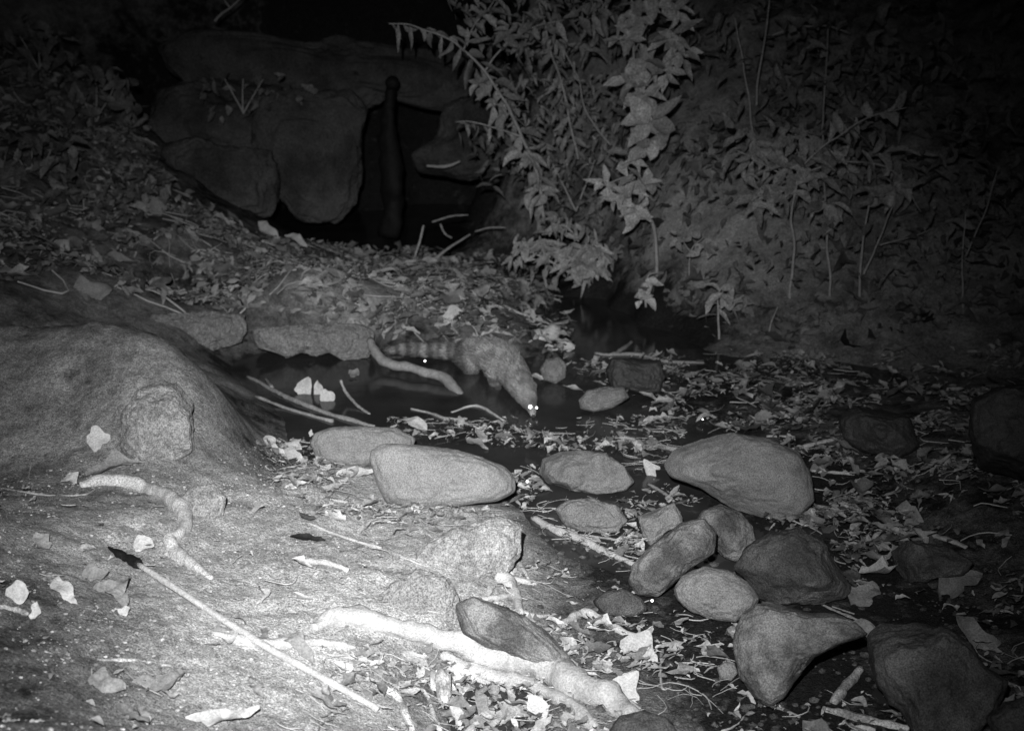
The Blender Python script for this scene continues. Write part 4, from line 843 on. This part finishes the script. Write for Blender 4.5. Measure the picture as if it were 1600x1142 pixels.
for s in (-1, 1):
    o_ = np.array((s*.030, s*.012, 0))      # across the body
    h = hip + o_
    add_leg([(h, .042), (h + (.022, -.045, -.035), .027), (h + (-.004, -.006, -.072), .015), (np.array((h[0]+.004, h[1]-.03, zf+.014)), .011), (np.array((h[0]+.008, h[1]-.062, zf+.008)), .010)])
    f = sho + np.array((s*.034, s*.014, 0))
    add_leg([(f, .034), (f + (-.002, .012, -.040), .022), (f + (.004, -.006, -.075), .014), (np.array((f[0]+.006, f[1]-.016, zf+.012)), .011), (np.array((f[0]+.008, f[1]-.045, zf+.007)), .010)])
# ears and brow
headc = AP(818,619,3.58)
for (ex, ey, eY) in ((803,604,3.59), (834,603,3.58)):
    e = AP(ex, ey, eY); meshes.append((ico(2)[0]*np.array((.012, .007, .014)) + e, [tuple(f) for f in ico(2)[1]]))
for (ex, ey, eY) in ((826,636,3.515), (838,636,3.51)):
    pass
V = np.zeros((0, 3)); Fs = []
for v, f in meshes: Fs += [tuple(int(i)+len(V) for i in q_) for q_ in f]; V = np.vstack([V, v])
tmp = new_mesh('tmp_body', V, Fs, None)
md = tmp.modifiers.new('r', 'REMESH'); md.mode = 'VOXEL'; md.voxel_size = .0032
sm = tmp.modifiers.new('s', 'SMOOTH'); sm.iterations = 6; sm.factor = .5
bpy.context.view_layer.update()
dg = bpy.context.evaluated_depsgraph_get(); me = bpy.data.meshes.new_from_object(tmp.evaluated_get(dg), depsgraph=dg)
bpy.data.objects.remove(tmp)
root = thing('mongoose', (float(hip[0]), float(hip[1]), zf), 'slender ring-tailed mongoose stooping from the litter to drink with shining eyes', 'animal')
me.name = 'body'; a = np.empty(len(me.vertices)*3); me.vertices.foreach_get('co', a); a = a.reshape(-1, 3)
a += (fbm(a*70, 3, 4)*.0012)[:, None]*np.array((.6, .6, 1))
# coat tone: rings on the tail, darker legs, paler cheek
dT = ((a[:, None, :] - TAIL[None, :, :3])**2).sum(-1); iT = dT.argmin(1); dTm = np.sqrt(dT.min(1)); px_, py_, _ = proj(a)
cum = np.concatenate([[0], np.cumsum(np.linalg.norm(np.diff(TAIL[:, :3], axis=0), axis=1))]); sT = cum[iT]
dB = ((a[:, None, :] - BODY[None, :, :3])**2).sum(-1); iB = dB.argmin(1); dBm = np.sqrt(dB.min(1))
per = cum[-1]/6.6; ring = .68 + .34*np.tanh(2.2*np.sin(sT/per*2*np.pi - .6))
ontail = np.clip((732 - px_)/10, 0, 1)
coat = 1*(1-ontail) + ring*ontail
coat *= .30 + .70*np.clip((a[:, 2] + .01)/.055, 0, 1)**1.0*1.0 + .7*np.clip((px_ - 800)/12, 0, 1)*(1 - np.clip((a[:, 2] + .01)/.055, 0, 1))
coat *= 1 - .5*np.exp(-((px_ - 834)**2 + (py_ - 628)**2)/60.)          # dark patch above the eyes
coat *= .82 + .3*vnoise(a*38, 77)
coat *= 1 + .35*np.clip((iB-64)/10, 0, 1)*(1-ontail)*np.clip((810+ (iB-60)*1.2 - px_)/6, 0, 1)
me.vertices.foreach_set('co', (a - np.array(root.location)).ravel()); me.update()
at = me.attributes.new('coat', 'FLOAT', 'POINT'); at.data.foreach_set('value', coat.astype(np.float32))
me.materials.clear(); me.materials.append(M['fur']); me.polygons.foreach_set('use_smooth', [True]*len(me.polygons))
bo = bpy.data.objects.new('body', me); C.objects.link(bo); bo.parent = root
# short guard hairs
nrm = np.empty(len(me.vertices)*3); me.vertices.foreach_get('normal', nrm); nrm = nrm.reshape(-1, 3)
rg = np.random.default_rng(3); pick = rg.choice(len(a), min(30000, len(a)), replace=False)
PATH = np.vstack([TAIL[::-1, :3], BODY[:, :3]]); Ht = np.gradient(PATH, axis=0); Ht /= np.linalg.norm(Ht, axis=1)[:, None]+1e-9
near = ((a[pick][:, None]-PATH[None])**2).sum(-1).argmin(1); back = -Ht[near]
L_ = np.where(ontail[pick] > .5, .019, .014)*np.where(px_[pick] > 812, .35, 1)*np.where(a[pick][:, 2] < .03, .4, 1)
dirn = back*.85 + nrm[pick]*.45 + rg.normal(size=(len(pick), 3))*.18; dirn /= np.linalg.norm(dirn, axis=1)[:, None]
sd_ = np.cross(dirn, nrm[pick]); sd_ /= np.linalg.norm(sd_, axis=1)[:, None]+1e-9
b0 = a[pick] - nrm[pick]*.0006; wv = .0008
HV = np.stack([b0 - sd_*wv, b0 + sd_*wv, b0 + dirn*L_[:, None]*rg.uniform(.6, 1.2, (len(pick), 1))], 1).reshape(-1, 3)
HF = np.arange(len(HV)).reshape(-1, 3)
fo = big_mesh('fur', HV - np.array(root.location), HF, M['hair'], False, root)
at = fo.data.attributes.new('coat', 'FLOAT', 'POINT'); at.data.foreach_set('value', np.repeat(coat[pick], 3).astype(np.float32))
for (ex, ey, eY, er) in ((828.5,635.5,3.430,.0076), (838.5,637,3.438,.0045)):
    e = AP(ex, ey, eY); part('eye', lens(er, e), [tuple(f) for f in ico(3)[1]], M['bead'], root)
nz = AP(833.5,650.5,3.413); part('nose', ico(3)[0]*np.array((.006,.006,.005)) + nz, [tuple(f) for f in ico(3)[1]], M['rock_black'], root)

# glints: drops of water that catch the flash
for (px, py, r, lab) in ((664,564,.0045,'tiny round bright drop under the ringed tail'), (824,752,.0042,'round bright drop in the dark gap at the right end of the oblong rock'), (1019,938,.0036,'bright square-looking drop below the slanting mottled stone'),
                    (1167,957,.0034,'bright drop between the egg-shaped stone and the pointed rock'), (1098,655,.003,'faint bright drop on the litter flat beyond the wedge rock')):
    p = hit(px, py); p = CAMV + (p-CAMV)*.985
    o = new_mesh('water_drop', lens(r, p), [tuple(f) for f in ico(3)[1]], M['bead']); recenter(o); tag(o, lab, 'water drop')
